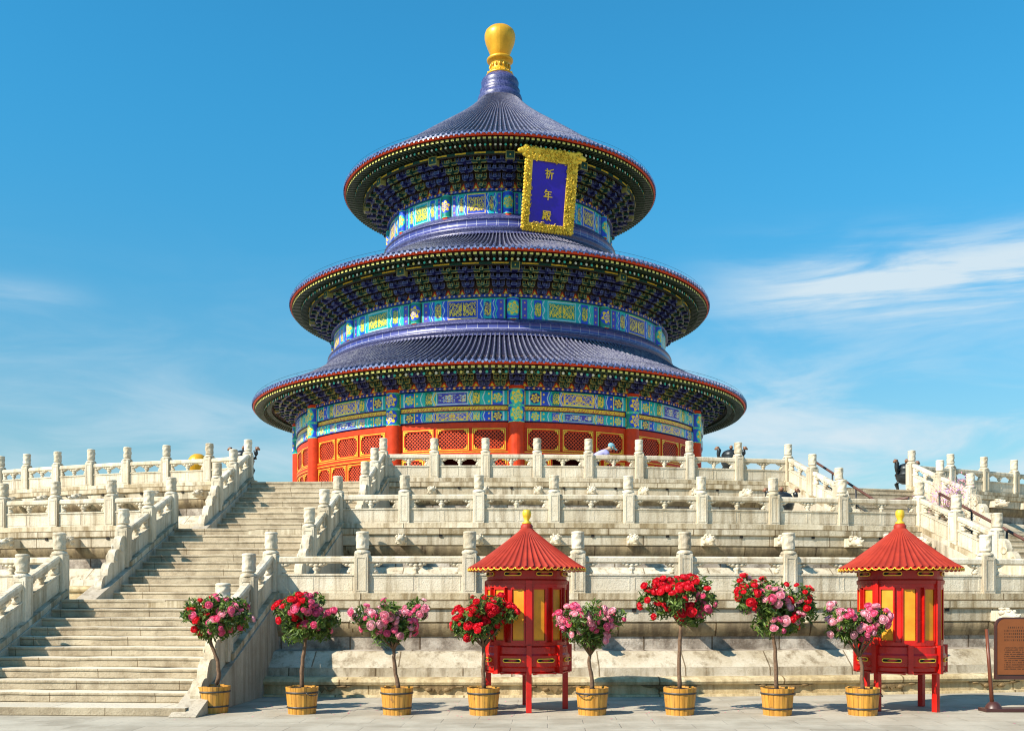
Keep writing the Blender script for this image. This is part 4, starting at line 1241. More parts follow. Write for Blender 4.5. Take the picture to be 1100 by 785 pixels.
# -- name plaque hanging below the top eave, leaning forward
A_S = 18.8
plaque = empty('name_plaque', (CX + 8.42 * math.sin(R_(A_S)), CY - 8.42 * math.cos(R_(A_S)), 23.12))
plaque.rotation_euler = (Matrix.Rotation(R_(A_S), 3, 'Z') @ Matrix.Rotation(R_(12), 3, 'X')).to_euler()
tag(plaque, 'blue plaque with three gold characters in a carved gilt frame under the top eave', 'plaque')
PW, PH = 1.42, 2.02
b = MB(); b.box(-PW + .30, PW - .50, -.05, .05, -PH + .30, PH - .54)
link('panel', b.mesh('panel', [M['panel_blue']]), plaque)
b = MB(); rnd = random.Random(5)
for (x0, x1, z0, z1) in ((-PW, PW, PH - .58, PH), (-PW, PW, -PH, -PH + .36), (-PW, -PW + .34, -PH + .36, PH - .58), (PW - .54, PW, -PH + .36, PH - .58)):
    b.box(x0, x1, -.12, .08, z0, z1)
    n = int((x1 - x0) * (z1 - z0) * 70)
    for _ in range(n):
        x, z = rnd.uniform(x0, x1), rnd.uniform(z0, z1); r = rnd.uniform(.035, .075)
        if rnd.random() < .25: b.ball((x, -.13, z), (r, .06, r), nu=6, nv=4)
        else:
            a = rnd.uniform(0, 6.28); pts = [(x + r * 1.3 * math.cos(a + t), -.145, z + r * 1.3 * math.sin(a + t)) for t in np.linspace(0, 4.0, 6)]
            b.tube(pts, .022, 4)
# scalloped outer edge
def scal(xa, za, xb, zb, n):
    for i in range(n):
        t = (i + .5) / n; b.ball((xa + (xb - xa) * t, -.05, za + (zb - za) * t), (.10, .07, .10), nu=8, nv=5, noise_=.12, seed=i)
scal(-PW, PH, PW, PH, 17); scal(-PW, -PH, PW, -PH, 16); scal(-PW, -PH, -PW, PH, 23); scal(PW, -PH, PW, PH, 23)
for sx in (-1, 1):
    for dx, dz, r in ((.05, -.15, .22), (.22, -.17, .19), (.36, -.20, .15), (.12, -.36, .14), (.05, .02, .16)): b.ball((sx * (PW + dx), -.06, PH + dz), (r, .09, r * .8), nu=9, nv=6, noise_=.08)
link('carved_frame', b.mesh('carved_frame', [M['gold']]), plaque)
GLYPH = {  # strokes in a 0..10 box, y up
 'qi': [((2, 9.6), (2.8, 8.8)), ((.6, 7.8), (4, 7.8), (1, 4.6)), ((2.5, 6.6), (2.5, .4)), ((2.8, 5.6), (4, 4.6)),
        ((9, 9.6), (5.4, 8.4)), ((5.4, 8.4), (5.2, 4), (4.2, .6)), ((5.4, 6), (9.6, 6)), ((7.8, 6), (7.8, 0.2))],
 'nian': [((3, 9.8), (1.2, 6.8)), ((2.6, 8), (8.6, 8)), ((2.6, 5.6), (8, 5.6)), ((2.6, 5.6), (2.6, 3)), ((.6, 3), (9.6, 3)), ((5.4, 8), (5.4, 0))],
 'dian': [((1.2, 9.2), (4.8, 9.2), (4.8, 7.4), (1.2, 7.4)), ((1.2, 9.2), (1.2, 4), (.4, 1)), ((2.4, 7.2), (2.4, 3.2)), ((4, 7.2), (4, 3.2)), ((1.6, 5.6), (5, 5.6)), ((1, 3.2), (5.4, 3.2)), ((2.4, 2.6), (1.4, .8)), ((3.8, 2.6), (4.8, 1)),
          ((6.4, 9.2), (6.4, 7), (5.8, 5.8)), ((6.4, 9.2), (8.6, 9.2), (8.6, 6.6), (9.6, 6.6)), ((5.8, 4.8), (8.8, 4.8), (7.6, 2.4), (5.6, .2)), ((6.4, 4.2), (7.6, 2), (9.8, .2))]}
def strokes(b, g, cx, cz, s_, y, th, dep):
    k = 0
    for st in GLYPH[g]:
        for p, q in zip(st, st[1:]):
            p = Vector(((p[0] - 5) / 10 * s_ + cx, (p[1] - 5) / 10 * s_ + cz)); q = Vector(((q[0] - 5) / 10 * s_ + cx, (q[1] - 5) / 10 * s_ + cz))
            d = (q - p).normalized(); n_ = Vector((-d.y, d.x)) * th / 2; e = d * th * .35; k += 1
            poly = [p - e + n_, p - e - n_ * 1.1, q + e - n_ * .75, q + e + n_ * .75]
            b.prism([(v.x, v.y) for v in poly], y - dep - .001 * k, y, 0)
    return b
for g_, z in (('qi', .86), ('nian', -.18), ('dian', -1.22)):
    b = strokes(MB(), g_, -.10, z, .50, -.05, .055, .035)
    link('character', b.mesh('character', [M['gold']]), plaque)
b = MB()
for sx in (-.9, .9): b.tube([(sx, .05, PH - .2), (sx, .95, PH + .35)], .03, 6)
link('hanger', b.mesh('hanger', [M['iron']]), plaque)

# ------------------------------------------------------------------ potted rose trees
def tub_meshes():
    b = MB(); n = 18; H = .375; rnd = random.Random(2)
    for i in range(n):
        a0 = 2 * PI * (i + .03) / n; a1 = 2 * PI * (i + .97) / n; t = rnd.random(); dh_ = rnd.uniform(-.006, .006)
        def P(a, r, z): return (r * math.sin(a), -r * math.cos(a), z)
        rb_, rt = .188, .226; am = (a0 + a1) / 2
        vs = []
        for (a, k) in ((a0, 0), (am, .004), (a1, 0)):
            vs += [P(a, rb_ + k, 0), P(a, rt + k, H + dh_), P(a, rt - .024, H + dh_), P(a, rt - .03, H - .08)]
        fs = []
        for q in range(2):
            o = q * 4; fs += [[o, o + 4, o + 5, o + 1], [o + 1, o + 5, o + 6, o + 2], [o + 2, o + 6, o + 7, o + 3]]
        fs += [[0, 1, 2, 3], [8, 11, 10, 9]]
        b.add(vs, fs, 0, False, tone=t)
    b.lathe([(.186, .01), (.218, .37)], 36, mat=1)
    tub = b.mesh('tub', [M['wood'], M['hoop']])
    b = MB()
    for z in (.095, .30):
        r = .188 + (.226 - .188) * z / H
        b.lathe([(r + .003, z - .012), (r + .011, z - .011), (r + .012, z + .011), (r + .004, z + .012)], 36)
    for sx in (-1, 1):
        b.M = Matrix.Translation((0, 0, 0))
        b.tube([(sx * .10, -.222, .30), (sx * .06, -.250, .27), (0, -.262, .262), (-sx * .06, -.250, .27)][:3], .007, 5)
    b.M = Matrix.Identity(4)
    hoop = b.mesh('hoop', [M['hoop']])
    b = MB(); b.lathe([(.20, .345), (.12, .36), (0, .365)], 24); soil = b.mesh('soil', [M['soil']])
    return tub, hoop, soil
TUB = tub_meshes()
def bloom_mesh(mat, r, seed):
    """a full double rose: overlapping cupped petals laid over a ball, tight in the middle"""
    rnd = random.Random(seed); b = MB()
    rings = [(3, .22, .72, .15), (5, .55, .86, .4), (6, .95, 1.0, .65), (7, 1.35, 1.08, .85), (7, 1.85, 1.08, 1.0)]
    for n, pol_, rad, tone in rings:
        for i in range(n):
            a = 2 * PI * i / n + rnd.uniform(-.2, .2) + pol_ * 2; hw = PI / n * 1.25; R1 = r * rad * rnd.uniform(.92, 1.08)
            vs = []
            for u in (-1, 0, 1):
                for w, (dp, dr) in enumerate(((.60, -.16), (.12, .0), (-.26, .20 if tone > .6 else .08))):
                    ph = max(.02, pol_ + dp + (.10 * abs(u) if w == 2 else 0)); aa = a + u * hw * (1 if w else .7); rr = R1 * (1 + dr - .06 * abs(u)) 
                    vs.append((rr * math.sin(ph) * math.cos(aa), rr * math.sin(ph) * math.sin(aa), rr * math.cos(ph) * .80 + r * rnd.uniform(-.07, .07)))
            b.add(vs, [[0, 3, 4, 1], [1, 4, 5, 2], [3, 6, 7, 4], [4, 7, 8, 5]], 0, True, tone=min(1, max(0, tone + rnd.uniform(-.2, .12))))
    b.ball((0, 0, -r * .15), (r * .42, r * .42, r * .38), 0, nu=8, nv=5)
    b.ball((0, 0, -r * .75), (r * .3, r * .3, r * .3), 1, nu=6, nv=4)
    return b.mesh('bloom', [mat, M['leaf']])
BL = {c: [bloom_mesh(M[m_], r, i + j * 10) for i, r in enumerate((.044, .049, .040, .030))] for j, (c, m_) in enumerate((('r', 'rose_red'), ('p', 'rose_pink'), ('w', 'rose_pale')))}

def rose_tree(x, y, label, seed, cz, crx, crz, stem, nb, mix, lean=0.0, shape='round', leaves=1500):
    """cz crown centre height, crx/crz radii, stem = list of (x, z) for the trunk"""
    rnd = random.Random(seed)
    root = empty('potted_rose_tree', (x, y, 0), rnd.uniform(0, 6.28) * 0)
    tag(root, label, 'potted rose', 'rose trees in wooden tubs')
    tub = link('tub', TUB[0], root, (0, 0, 0), rnd.uniform(0, 6)); link('hoop', TUB[1], tub, (0, 0, 0), 0); link('soil', TUB[2], root)
    c = Vector((lean, 0, cz))
    # trunk and limbs
    b = MB(); pts = []
    for i, (sx, sz) in enumerate(stem): pts.append((sx + rnd.uniform(-.008, .008), rnd.uniform(-.015, .015), sz))
    n = len(pts)
    fine = []
    for i in range(n - 1):
        p, q = Vector(pts[i]), Vector(pts[i + 1])
        for k in range(3): fine.append(p.lerp(q, k / 3) + Vector((rnd.uniform(-.006, .006), rnd.uniform(-.006, .006), 0)))
    fine.append(Vector(pts[-1]))
    b.tube(fine, [.031 - .010 * i / len(fine) + rnd.uniform(-.002, .002) for i in range(len(fine))], 8)
    # lumpy crown: several overlapping clumps
    clumps = []
    for i in range(32):
        a = i * 2.4 + rnd.uniform(-.5, .5); rr = math.sqrt(rnd.uniform(.02, .80)); zz = rnd.uniform(-.62, .66)
        w = math.sqrt(max(.05, 1 - zz * zz)) if shape == 'round' else min(1, max(.30, .55 + .62 * zz + .25))
        if zz < 0: w *= 1 + zz * (.55 if shape == 'vase' else .35)
        clumps.append((c + Vector((crx * rr * w * math.cos(a), crx * rr * w * .9 * math.sin(a), crz * zz)), rnd.uniform(.22, .33) * crx))
    top = Vector(pts[-1]); tips = []
    for i in range(11):
        e = clumps[i * 2][0].copy()
        m_ = top.lerp(e, .5) + Vector((rnd.uniform(-.03, .03), rnd.uniform(-.03, .03), -.02))
        b.tube([top - Vector((0, 0, .02)), m_, e], [.018, .012, .005], 6); tips.append(e)
        for _ in range(2):
            e2 = e + Vector((rnd.uniform(-.12, .12), rnd.uniform(-.12, .12), rnd.uniform(-.02, .14))); b.tube([m_.lerp(e, .5), e2], [.006, .003], 5); tips.append(e2)
    link('trunk', b.mesh('trunk', [M['bark']]), root)
    lb = MB()
    for i in range(int(leaves * 1.85)):
        cc, cr = rnd.choice(clumps)
        d = Vector((rnd.gauss(0, 1), rnd.gauss(0, 1), rnd.gauss(0, .85))).normalized() * cr * (rnd.random() ** .45)
        p = cc + d
        s_ = rnd.uniform(.020, .036); L = s_ * rnd.uniform(1.3, 1.8)
        e = Euler((rnd.uniform(-1.1, 1.1), rnd.uniform(-1.1, 1.1), rnd.uniform(0, 6.28))).to_matrix()
        vs = [p + e @ Vector(v) for v in ((-L, 0, 0), (-.2 * L, -s_ * .55, .15 * s_), (L * .6, -s_ * .35, .1 * s_), (L * 1.1, 0, -.3 * s_), (L * .6, s_ * .35, .1 * s_), (-.2 * L, s_ * .55, .15 * s_))]
        lb.add([tuple(v) for v in vs], [[0, 1, 2, 3], [0, 3, 4, 5]], 0, False, tone=min(1, max(0, rnd.gauss(.42, .28))))
    fo = link('foliage', lb.mesh('foliage', [M['leaf']]), root)
    # blooms sit on the outside, mostly the upper and camera side
    k = 0; placed = []; nb = int(nb * 2.0)
    tries = 0
    while k < nb and tries < 4000:
        tries += 1
        cc, cr = rnd.choice(clumps)
        d = Vector((rnd.gauss(0, 1), rnd.gauss(-.75, .9), rnd.gauss(.6, .8))).normalized()
        p = cc + d * cr * rnd.uniform(.95, 1.12)
        if any((p - q).length < .052 for q in placed): continue
        if any((p - c2).length < r2 * .58 for c2, r2 in clumps): continue
        if p.z < cz - crz * .55 and rnd.random() < .75: continue
        placed.append(p); u = (p.x - c.x) / crx
        ch = mix(u, (p.z - cz) / crz, rnd)
        me = BL[ch][rnd.choice((0, 1, 2, 0, 1, 2, 3))]
        o = link('bloom', me, root, p)
        nrm = (d + Vector((0, -.25, .2))).normalized()
        o.rotation_euler = nrm.to_track_quat('Z', 'Y').to_euler(); s_ = rnd.uniform(.80, 1.25); o.scale = (s_ * rnd.uniform(.9, 1.1), s_ * rnd.uniform(.85, 1.1), s_ * rnd.uniform(.75, .95)); k += 1
    return root
def mx(fn): return fn
ZT = 14.35
def gxw(px, z): return (px - 550) / 1103 * z
rose_tree(-4.21, 14.50, 'leftmost potted rose tree, with a bent trunk, at the foot of the stone stairs', 11, 1.31, .48, .34, [(0.02, .34), (.07, .55), (.06, .74), (-.04, .95), (-.06, 1.08)], 30,
          lambda u, v, r: 'r' if u < -.15 and r.random() < .85 else ('p' if r.random() < .8 else 'w'), 0.02, 'round')
rose_tree(-2.94, 14.38, 'potted rose tree in front of the stair side wall, red blooms left, pink right', 22, 1.34, .50, .38, [(0, .34), (.0, .6), (.02, .85), (.04, 1.05)], 36,
          lambda u, v, r: 'r' if u < .15 and r.random() < .85 else 'p', 0.03, 'round', 1700)
rose_tree(-1.60, 14.28, 'potted pink rose tree with a vase shaped crown, third from the left', 33, 1.26, .51, .31, [(0.02, .34), (-.02, .55), (-.05, .78), (-.05, .92)], 44,
          lambda u, v, r: 'p' if r.random() < .45 else 'w', -.07, 'vase', 1300)
rose_tree(-.395, 14.25, 'potted all red rose tree overlapping the left side of the middle red kiosk', 44, 1.33, .45, .34, [(0, .34), (.0, .6), (.01, .80), (.01, .95)], 42,
          lambda u, v, r: 'r', -.01, 'round', 1300)
rose_tree(1.112, 14.25, 'potted pink rose tree at the right leg of the middle red kiosk', 55, 1.24, .54, .31, [(0.01, .34), (-.01, .5), (-.04, .72), (-.03, .84)], 46,
          lambda u, v, r: 'w' if r.random() < .55 else 'p', -.06, 'vase', 1500)
rose_tree(2.33, 14.25, 'tall potted rose tree, mostly red blooms on a straight trunk, halfway between the kiosks', 66, 1.56, .51, .38, [(0, .34), (-.01, .7), (.0, 1.0), (.0, 1.25)], 46,
          lambda u, v, r: 'p' if (u > .35 and v < .35) else 'r', 0.02, 'round', 1700)
rose_tree(3.67, 14.20, 'largest potted rose tree, mixed red and pale pink crown, left of the right kiosk', 77, 1.48, .56, .46, [(0, .34), (-.01, .6), (-.03, .9), (-.06, 1.15)], 54,
          lambda u, v, r: 'r' if (u > .25 or u < -.5 or v > .6) and r.random() < .75 else ('w' if r.random() < .5 else 'p'), -.06, 'round', 2100)
rose_tree(4.85, 14.20, 'potted pink rose tree overlapping the left side of the right red kiosk', 88, 1.23, .48, .31, [(0, .34), (-.01, .5), (-.02, .68), (-.04, .82)], 40,
          lambda u, v, r: 'w' if r.random() < .6 else 'p', -.10, 'vase', 1300)

# ------------------------------------------------------------------ red kiosks
def kiosk(x, y, rot, label):
    root = empty('lantern_kiosk', (x, y, 0), R_(rot)); tag(root, label, 'kiosk', 'red lantern shaped kiosks')
    Rb = .585
    # legs
    for i in range(4):
        a = i * PI / 2
        b = MB(); b.M = Matrix.Rotation(a, 4, 'Z')
        b.box(-.039, .039, -.60, -.52, 0, .60)
        me = b.mesh('leg', [M['red_bright']]); bevel_mesh(me, .006); link('leg', me, root)
    # skirt with slots
    b = MB(); b.lathe([(.3, .56), (.585, .56), (.60, .58), (.60, .63), (.62, .65), (.625, .80), (.605, .83), (.60, .92), (.57, .945), (.3, .95)], 48, smooth=False)
    for i in range(8):
        b.M = Matrix.Rotation((i + .0) * PI / 4, 4, 'Z'); b.box(-.035, .035, -.655, -.58, .545, .945)
        b.M = Matrix.Rotation((i + .5) * PI / 4, 4, 'Z')
        b.prism([(-.20, .56), (-.17, .535), (-.10, .545), (.10, .545), (.17, .535), (.20, .56)], -.605, -.57)
    b.M = Matrix.Identity(4)
    sk = link('skirt', b.mesh('skirt', [M['red_bright']]), root)
    def slots(parent, rr, z, w, h, n, off):
        me = slot('slot_trim', rr, z, w, h, 1, 0.0)
        for i in range(n): link('slot_trim', me, parent, (0, 0, 0), (i + off) * 2 * PI / n)
    def slot(name, rr, z, w, h, n, off):
        b = MB()
        for i in range(n):
            q = []; w2 = w / 2 - h / 2
            for k in range(7): t = -PI / 2 + PI * k / 6; q.append((w2 + h / 2 * math.cos(t), h / 2 * math.sin(t)))
            for k in range(7): t = PI / 2 + PI * k / 6; q.append((-w2 + h / 2 * math.cos(t), h / 2 * math.sin(t)))
            c0 = (i + off) * 2 * PI / n
            def W(xx, zz, r): a = c0 + xx / rr; return (r * math.sin(a), -r * math.cos(a), z + zz)
            m_ = len(q); sc_ = .62
            vo = [W(a_, b_, rr + .012) for a_, b_ in q]; vi = [W(a_ * .93, b_ * .62, rr + .012) for a_, b_ in q]; vb = [W(a_, b_, rr - .01) for a_, b_ in q]
            vd = [W(a_ * .93, b_ * .62, rr + .002) for a_, b_ in q]
            b.add(vo + vi + vb, [[k, (k + 1) % m_, m_ + (k + 1) % m_, m_ + k] for k in range(m_)] + [[2 * m_ + k, 2 * m_ + (k + 1) % m_, (k + 1) % m_, k] for k in range(m_)], 0)
            b.add(vd, [list(range(m_))], 1)
        return b.mesh(name, [M['gold'], M['dark']])
    slots(sk, .628, .735, .27, .058, 8, .5)
    # body
    b = MB(); b.lathe([(.545, .94), (.545, 1.80)], 48, smooth=False)
    for z, h, r in ((.94, .05, .585), (1.76, .05, .585)): b.lathe([(.5, z), (r, z), (r, z + h), (.5, z + h)], 48, smooth=False)
    nW = 12
    for i in range(nW):
        b.M = Matrix.Rotation((i + .5) * 2 * PI / nW, 4, 'Z')
        for xx in (-.105, .085): b.box(xx, xx + .02, -.582, -.53, .99, 1.76)
        b.box(-.085, .085, -.580, -.53, .99, 1.015); b.box(-.085, .085, -.580, -.53, 1.735, 1.76)
    for i in range(4):
        b.M = Matrix.Rotation(i * PI / 2, 4, 'Z'); b.box(-.045, .045, -.615, -.53, .945, 1.86)
    b.M = Matrix.Identity(4)
    body = link('body', b.mesh('body', [M['red_bright']]), root)
    for i in range(nW):
        b = MB(); b.box(-.078, .078, -.562, -.54, 1.00, 1.745)
        w = link('window', b.mesh('window', [M['yellow']]), root, (0, 0, 0), (i + .5) * 2 * PI / nW)
    b = MB(); b.lathe([(.52, 1.80), (.60, 1.81), (.605, 1.86), (.58, 1.88), (.585, 2.0), (.52, 2.02)], 48, smooth=False)
    fz = link('frieze', b.mesh('frieze', [M['kiosk_dark']]), root)
    slots(fz, .588, 1.955, .26, .06, 8, .5)
    # conical roof with ribs
    b = MB(); N = 52; shp = [(0, 0), (.30, 0), (.38, .8), (.5, 1), (.62, .8), (.70, 0)]; m_ = len(shp); vs = []; prof = [(.055, 2.66), (.12, 2.58), (.30, 2.43), (.55, 2.235), (.72, 2.11), (.845, 2.035)]
    n = len(prof)
    for i in range(N):
        for s_, h in shp:
            a = (i + s_) / N * 2 * PI
            for r, z in prof:
                k = .10 * 2 * PI * r / N * 1.9 + .001
                vs.append(((r + k * h * .6) * math.sin(a), -(r + k * h * .6) * math.cos(a), z + k * h * .9))
    T = N * m_; fs = [[j * n + i, j * n + i + 1, ((j + 1) % T) * n + i + 1, ((j + 1) % T) * n + i] for j in range(T) for i in range(n - 1)]
    b.add(vs, fs, 0, True)
    b.lathe([(.845, 2.035), (.83, 2.015), (.58, 2.02)], 52, mat=1)
    b.lathe([(.085, 2.61), (.09, 2.66), (.075, 2.68), (.06, 2.70), (0, 2.70)], 20, mat=0)
    rf = link('roof', b.mesh('roof', [M['red_roof'], M['kiosk_dark']]), root)
    b = MB()
    for i in range(N):
        a = (i + .5) / N * 2 * PI; b.M = Matrix.Rotation(a, 4, 'Z')
        b.prism([(-.046, 2.034), (-.040, 2.012), (-.02, 2.0), (.02, 2.0), (.040, 2.012), (.046, 2.034)], -.855, -.845, 1)
        b.tube([(-.051, -.857, 2.038), (-.036, -.858, 2.014), (0, -.858, 2.002), (.036, -.858, 2.014), (.051, -.857, 2.038)], .0075, 5, 0)
    b.M = Matrix.Identity(4)
    link('gold_edge', b.mesh('gold_edge', [M['gold'], M['red_bright']]), rf)
    b = MB(); b.lathe([(.0, 2.69), (.065, 2.69), (.07, 2.71), (.04, 2.73), (.035, 2.75), (.06, 2.80), (.066, 2.85), (.058, 2.885), (.045, 2.895), (.0, 2.90)], 20)
    link('finial', b.mesh('finial', [M['gold']]), root)
kiosk(.216, 14.98, 2.0, 'red lantern shaped kiosk standing between an all red and a pink rose tree')
kiosk(5.66, 14.98, 37.0, 'red lantern shaped kiosk next to the brown information board')

# ------------------------------------------------------------------ brown information board
sb = empty('information_board', (7.65, 14.55, 0)); tag(sb, 'brown information board with rounded corners and dark engraved text at far right', 'sign')
BW = .80
def rrect(w, z0, z1, r, n=8):
    pts = []
    for cx, cz, a0 in ((w - r, z1 - r, 0), (-w + r, z1 - r, PI / 2)):
        for k in range(n + 1): t = a0 + PI / 2 * k / n; pts.append((cx + r * math.cos(t), cz + r * math.sin(t)))
    pts += [(-w, z0), (w, z0)]
    return pts
b = MB(); b.prism(rrect(BW, .46, 1.34, .13), .0, .05); link('board_frame', b.mesh('board_frame', [M['board_frame']]), sb)
b = MB(); b.prism(rrect(BW - .03, .53, 1.315, .11), -.012, .0); face = link('board_face', b.mesh('board_face', [M['board']]), sb)
b = MB(); rnd = random.Random(8)
x = -.14
for g_ in ('qi', 'nian', 'dian'):
    strokes(b, g_, x, 1.255, .05, -.0125, .008, .002); x += .12
def textline(z, h, w0, w1, den, lat=False):
    x = w0
    while x < w1:
        w = h * rnd.uniform(.45, .85)
        if lat:
            if rnd.random() < .82: b.box(x, x + w * .55, -.0142, -.0122, z, z + h * rnd.choice((.55, .8)))
            x += w * .8
        else:
            b.box(x, x + w * .9, -.0142, -.0122, z + h * .78, z + h * .92); b.box(x, x + w * .9, -.0142, -.0122, z + h * .08, z + h * .20)
            b.box(x + w * rnd.uniform(.1, .6), x + w * rnd.uniform(.65, .8), -.0145, -.0122, z + h * .2, z + h * .78)
            x += h * 1.12
for i in range(5): textline(1.185 - .045 * i, .026, -.68 + (.05 if i == 0 else 0), .68 if i < 4 else -.3, 1)
textline(.945, .020, -.30, .34, 1, True)
for i in range(11): textline(.905 - .030 * i, .015, -.68, .68 if i < 10 else .1, 1, True)
link('lettering', b.mesh('lettering', [M['ink']]), face)
for sx in (-1, 1):
    b = MB(); p0 = Vector((sx * (BW + .015), .06, .06)); p1 = Vector((sx * (BW + .08), .10, 1.17))
    b.tube([p0, p1], [.032, .026], 4); link('post', b.mesh('post', [M['board_post']]), sb)
    b = MB(); b.lathe([(.12, .045), (.11, .07), (.09, .105), (.05, .14), (0, .145)], 20, c=(sx * (BW + .0), .06)); link('post_foot', b.mesh('post_foot', [M['board_frame']]), sb)
b = MB(); b.box(-BW - .16, BW + .16, -.06, .20, 0, .05); me = b.mesh('base_plate', [M['board_frame']]); bevel_mesh(me, .01); link('base_plate', me, sb)

# ------------------------------------------------------------------ bronze cauldrons on the terraces
def cauldron(x, y, z, s_, label, rz=0.0, ped=0.0):
    root = empty('bronze_cauldron', (x, y, z + ped), R_(rz)); root.scale = (s_, s_, s_ * 1.12)
    if ped:
        b = MB(); b.lathe([(.0, 0), (.60, 0), (.60, -.08), (.52, -.12), (.52, -ped / s_ / 1.12), (0, -ped / s_ / 1.12)], 24, smooth=False); link('pedestal', b.mesh('pedestal', [M['marble_wall']]), root)
    tag(root, label, 'cauldron', 'dark bronze tripod cauldrons')
    b = MB(); b.lathe([(0, .42), (.20, .44), (.36, .52), (.44, .66), (.45, .80), (.41, .92), (.43, .97), (.43, 1.01), (.38, 1.02)], 28)
    b.lathe([(.455, .74), (.475, .76), (.475, .80), (.455, .82)], 28)
    bd = link('bowl', b.mesh('bowl', [M['bronze']]), root)
    b = MB(); b.lathe([(.41, 1.02), (.40, 1.06), (.33, 1.14), (.20, 1.19), (.09, 1.21), (.06, 1.23)], 28); b.ball((0, 0, 1.30), (.085, .085, .085), 1, nu=12, nv=8); b.lathe([(.045, 1.2), (.04, 1.25)], 10)
    link('lid', b.mesh('lid', [M['bronze'], M['bronze_tip']]), root)
    for i in range(3):
        a = R_(30 + 120 * i); b = MB(); c, sn = math.cos(a), math.sin(a)
        b.tube([(.30 * c, .30 * sn, .58), (.42 * c, .42 * sn, .42), (.36 * c, .36 * sn, .24), (.40 * c, .40 * sn, .06), (.42 * c, .42 * sn, 0)], [.10, .09, .055, .06, .085], 10)
        link('leg', b.mesh('leg', [M['bronze']]), root)
    for sx in (-1, 1):
        b = MB(); b.tube([(sx * .40, 0, .86), (sx * .56, 0, .90), (sx * .57, 0, 1.04), (sx * .54, 0, 1.18), (sx * .60, 0, 1.27)], [.05, .07, .085, .10, .07], 10)
        b.tube([(sx * .56, 0, 1.25), (sx * .66, 0, 1.275), (sx * .74, 0, 1.22)], [.09, .07, .03], 8, 1)
        link('handle', b.mesh('handle', [M['bronze'], M['bronze_tip']]), root)
cauldron(6.68, 31.3, FL[3], .68, 'dark bronze lidded cauldron against the sky just right of the hall, on the top tier', 0, .42)
cauldron(6.72, 25.6, FL[2], .66, 'dark bronze lidded cauldron on the middle tier, half hidden behind its balustrade', 8, .22)
cauldron(12.26, 31.9, FL[3], .74, 'dark bronze tripod cauldron with visible legs, standing at the head of the right stair', 25)
cauldron(-8.1, 31.0, FL[3], .68, 'dark bronze lidded cauldron near the top of the left stair', -5, .36)

# golden dome behind the left balustrade
gd = empty('golden_dome', (-9.85, 32.2, FL[3])); tag(gd, 'small golden dome with an arched dark opening, seen through the top left balustrade', 'shrine')
b = MB(); b.lathe([(.20, 0), (.26, .04), (.26, .55), (.30, .60), (.30, .88), (.33, .92), (.33, 1.0), (.30, 1.15), (.22, 1.27), (.12, 1.33), (0, 1.345)], 32); link('dome_body', b.mesh('dome_body', [M['gold_ball']]), gd)
b = MB(); b.bend = .30
b.prism([(-.13, .58), (.13, .58), (.13, .70)] + [(.13 * math.cos(t), .70 + .11 * math.sin(t)) for t in np.linspace(.2, PI - .2, 9)] + [(-.13, .70)], -.012, .0); link('arched_opening', b.mesh('arched_opening', [M['dark']]), gd)

# ------------------------------------------------------------------ handrails on the right stair
def handrail(key, k, xoff, d0, d1, label, extra=0.0):
    S_ = STAIRS[key]; F = FL[k]; F0 = FL[k - 1]; H = F - F0; run = .30 + TREAD * (NST - 1); slope = H / (run + .54)
    root = empty('handrail', stair_pt(key, k, xoff, 0, F), R_(S_['phi'])); tag(root, label, 'handrail', 'brown metal handrails on the right stair')
    def zz(d): return -H * min(max((d - .1) / (run), 0), 1)
    b = MB(); pts = [(0, -d, zz(d) + .92) for d in np.linspace(d0, d1, 8)]
    b.tube(pts, .035, 8); link('rail', b.mesh('rail', [M['rail_red']]), root)
    b = MB(); b.tube([(p[0], p[1], p[2] - .45) for p in pts], .014, 6); link('lower_rail', b.mesh('lower_rail', [M['iron']]), root)
    n = max(2, int((d1 - d0) / .85))
    for i in range(n + 1):
        d = d0 + (d1 - d0) * i / n; b = MB(); b.tube([(0, -d, zz(d) - .02), (0, -d, zz(d) + .92)], .022, 6); link('rail_post', b.mesh('rail_post', [M['iron']]), root)
handrail('right', 3, -1.62, .4, 4.6, 'brown metal handrail rising against the sky inside the top right flight')
handrail('right', 2, -1.62, .1, 4.3, 'brown metal handrail along the left side of the middle right flight')
handrail('right', 2, 1.35, .0, 4.4, 'brown metal handrail at the right side of the middle right flight, level with the landing')

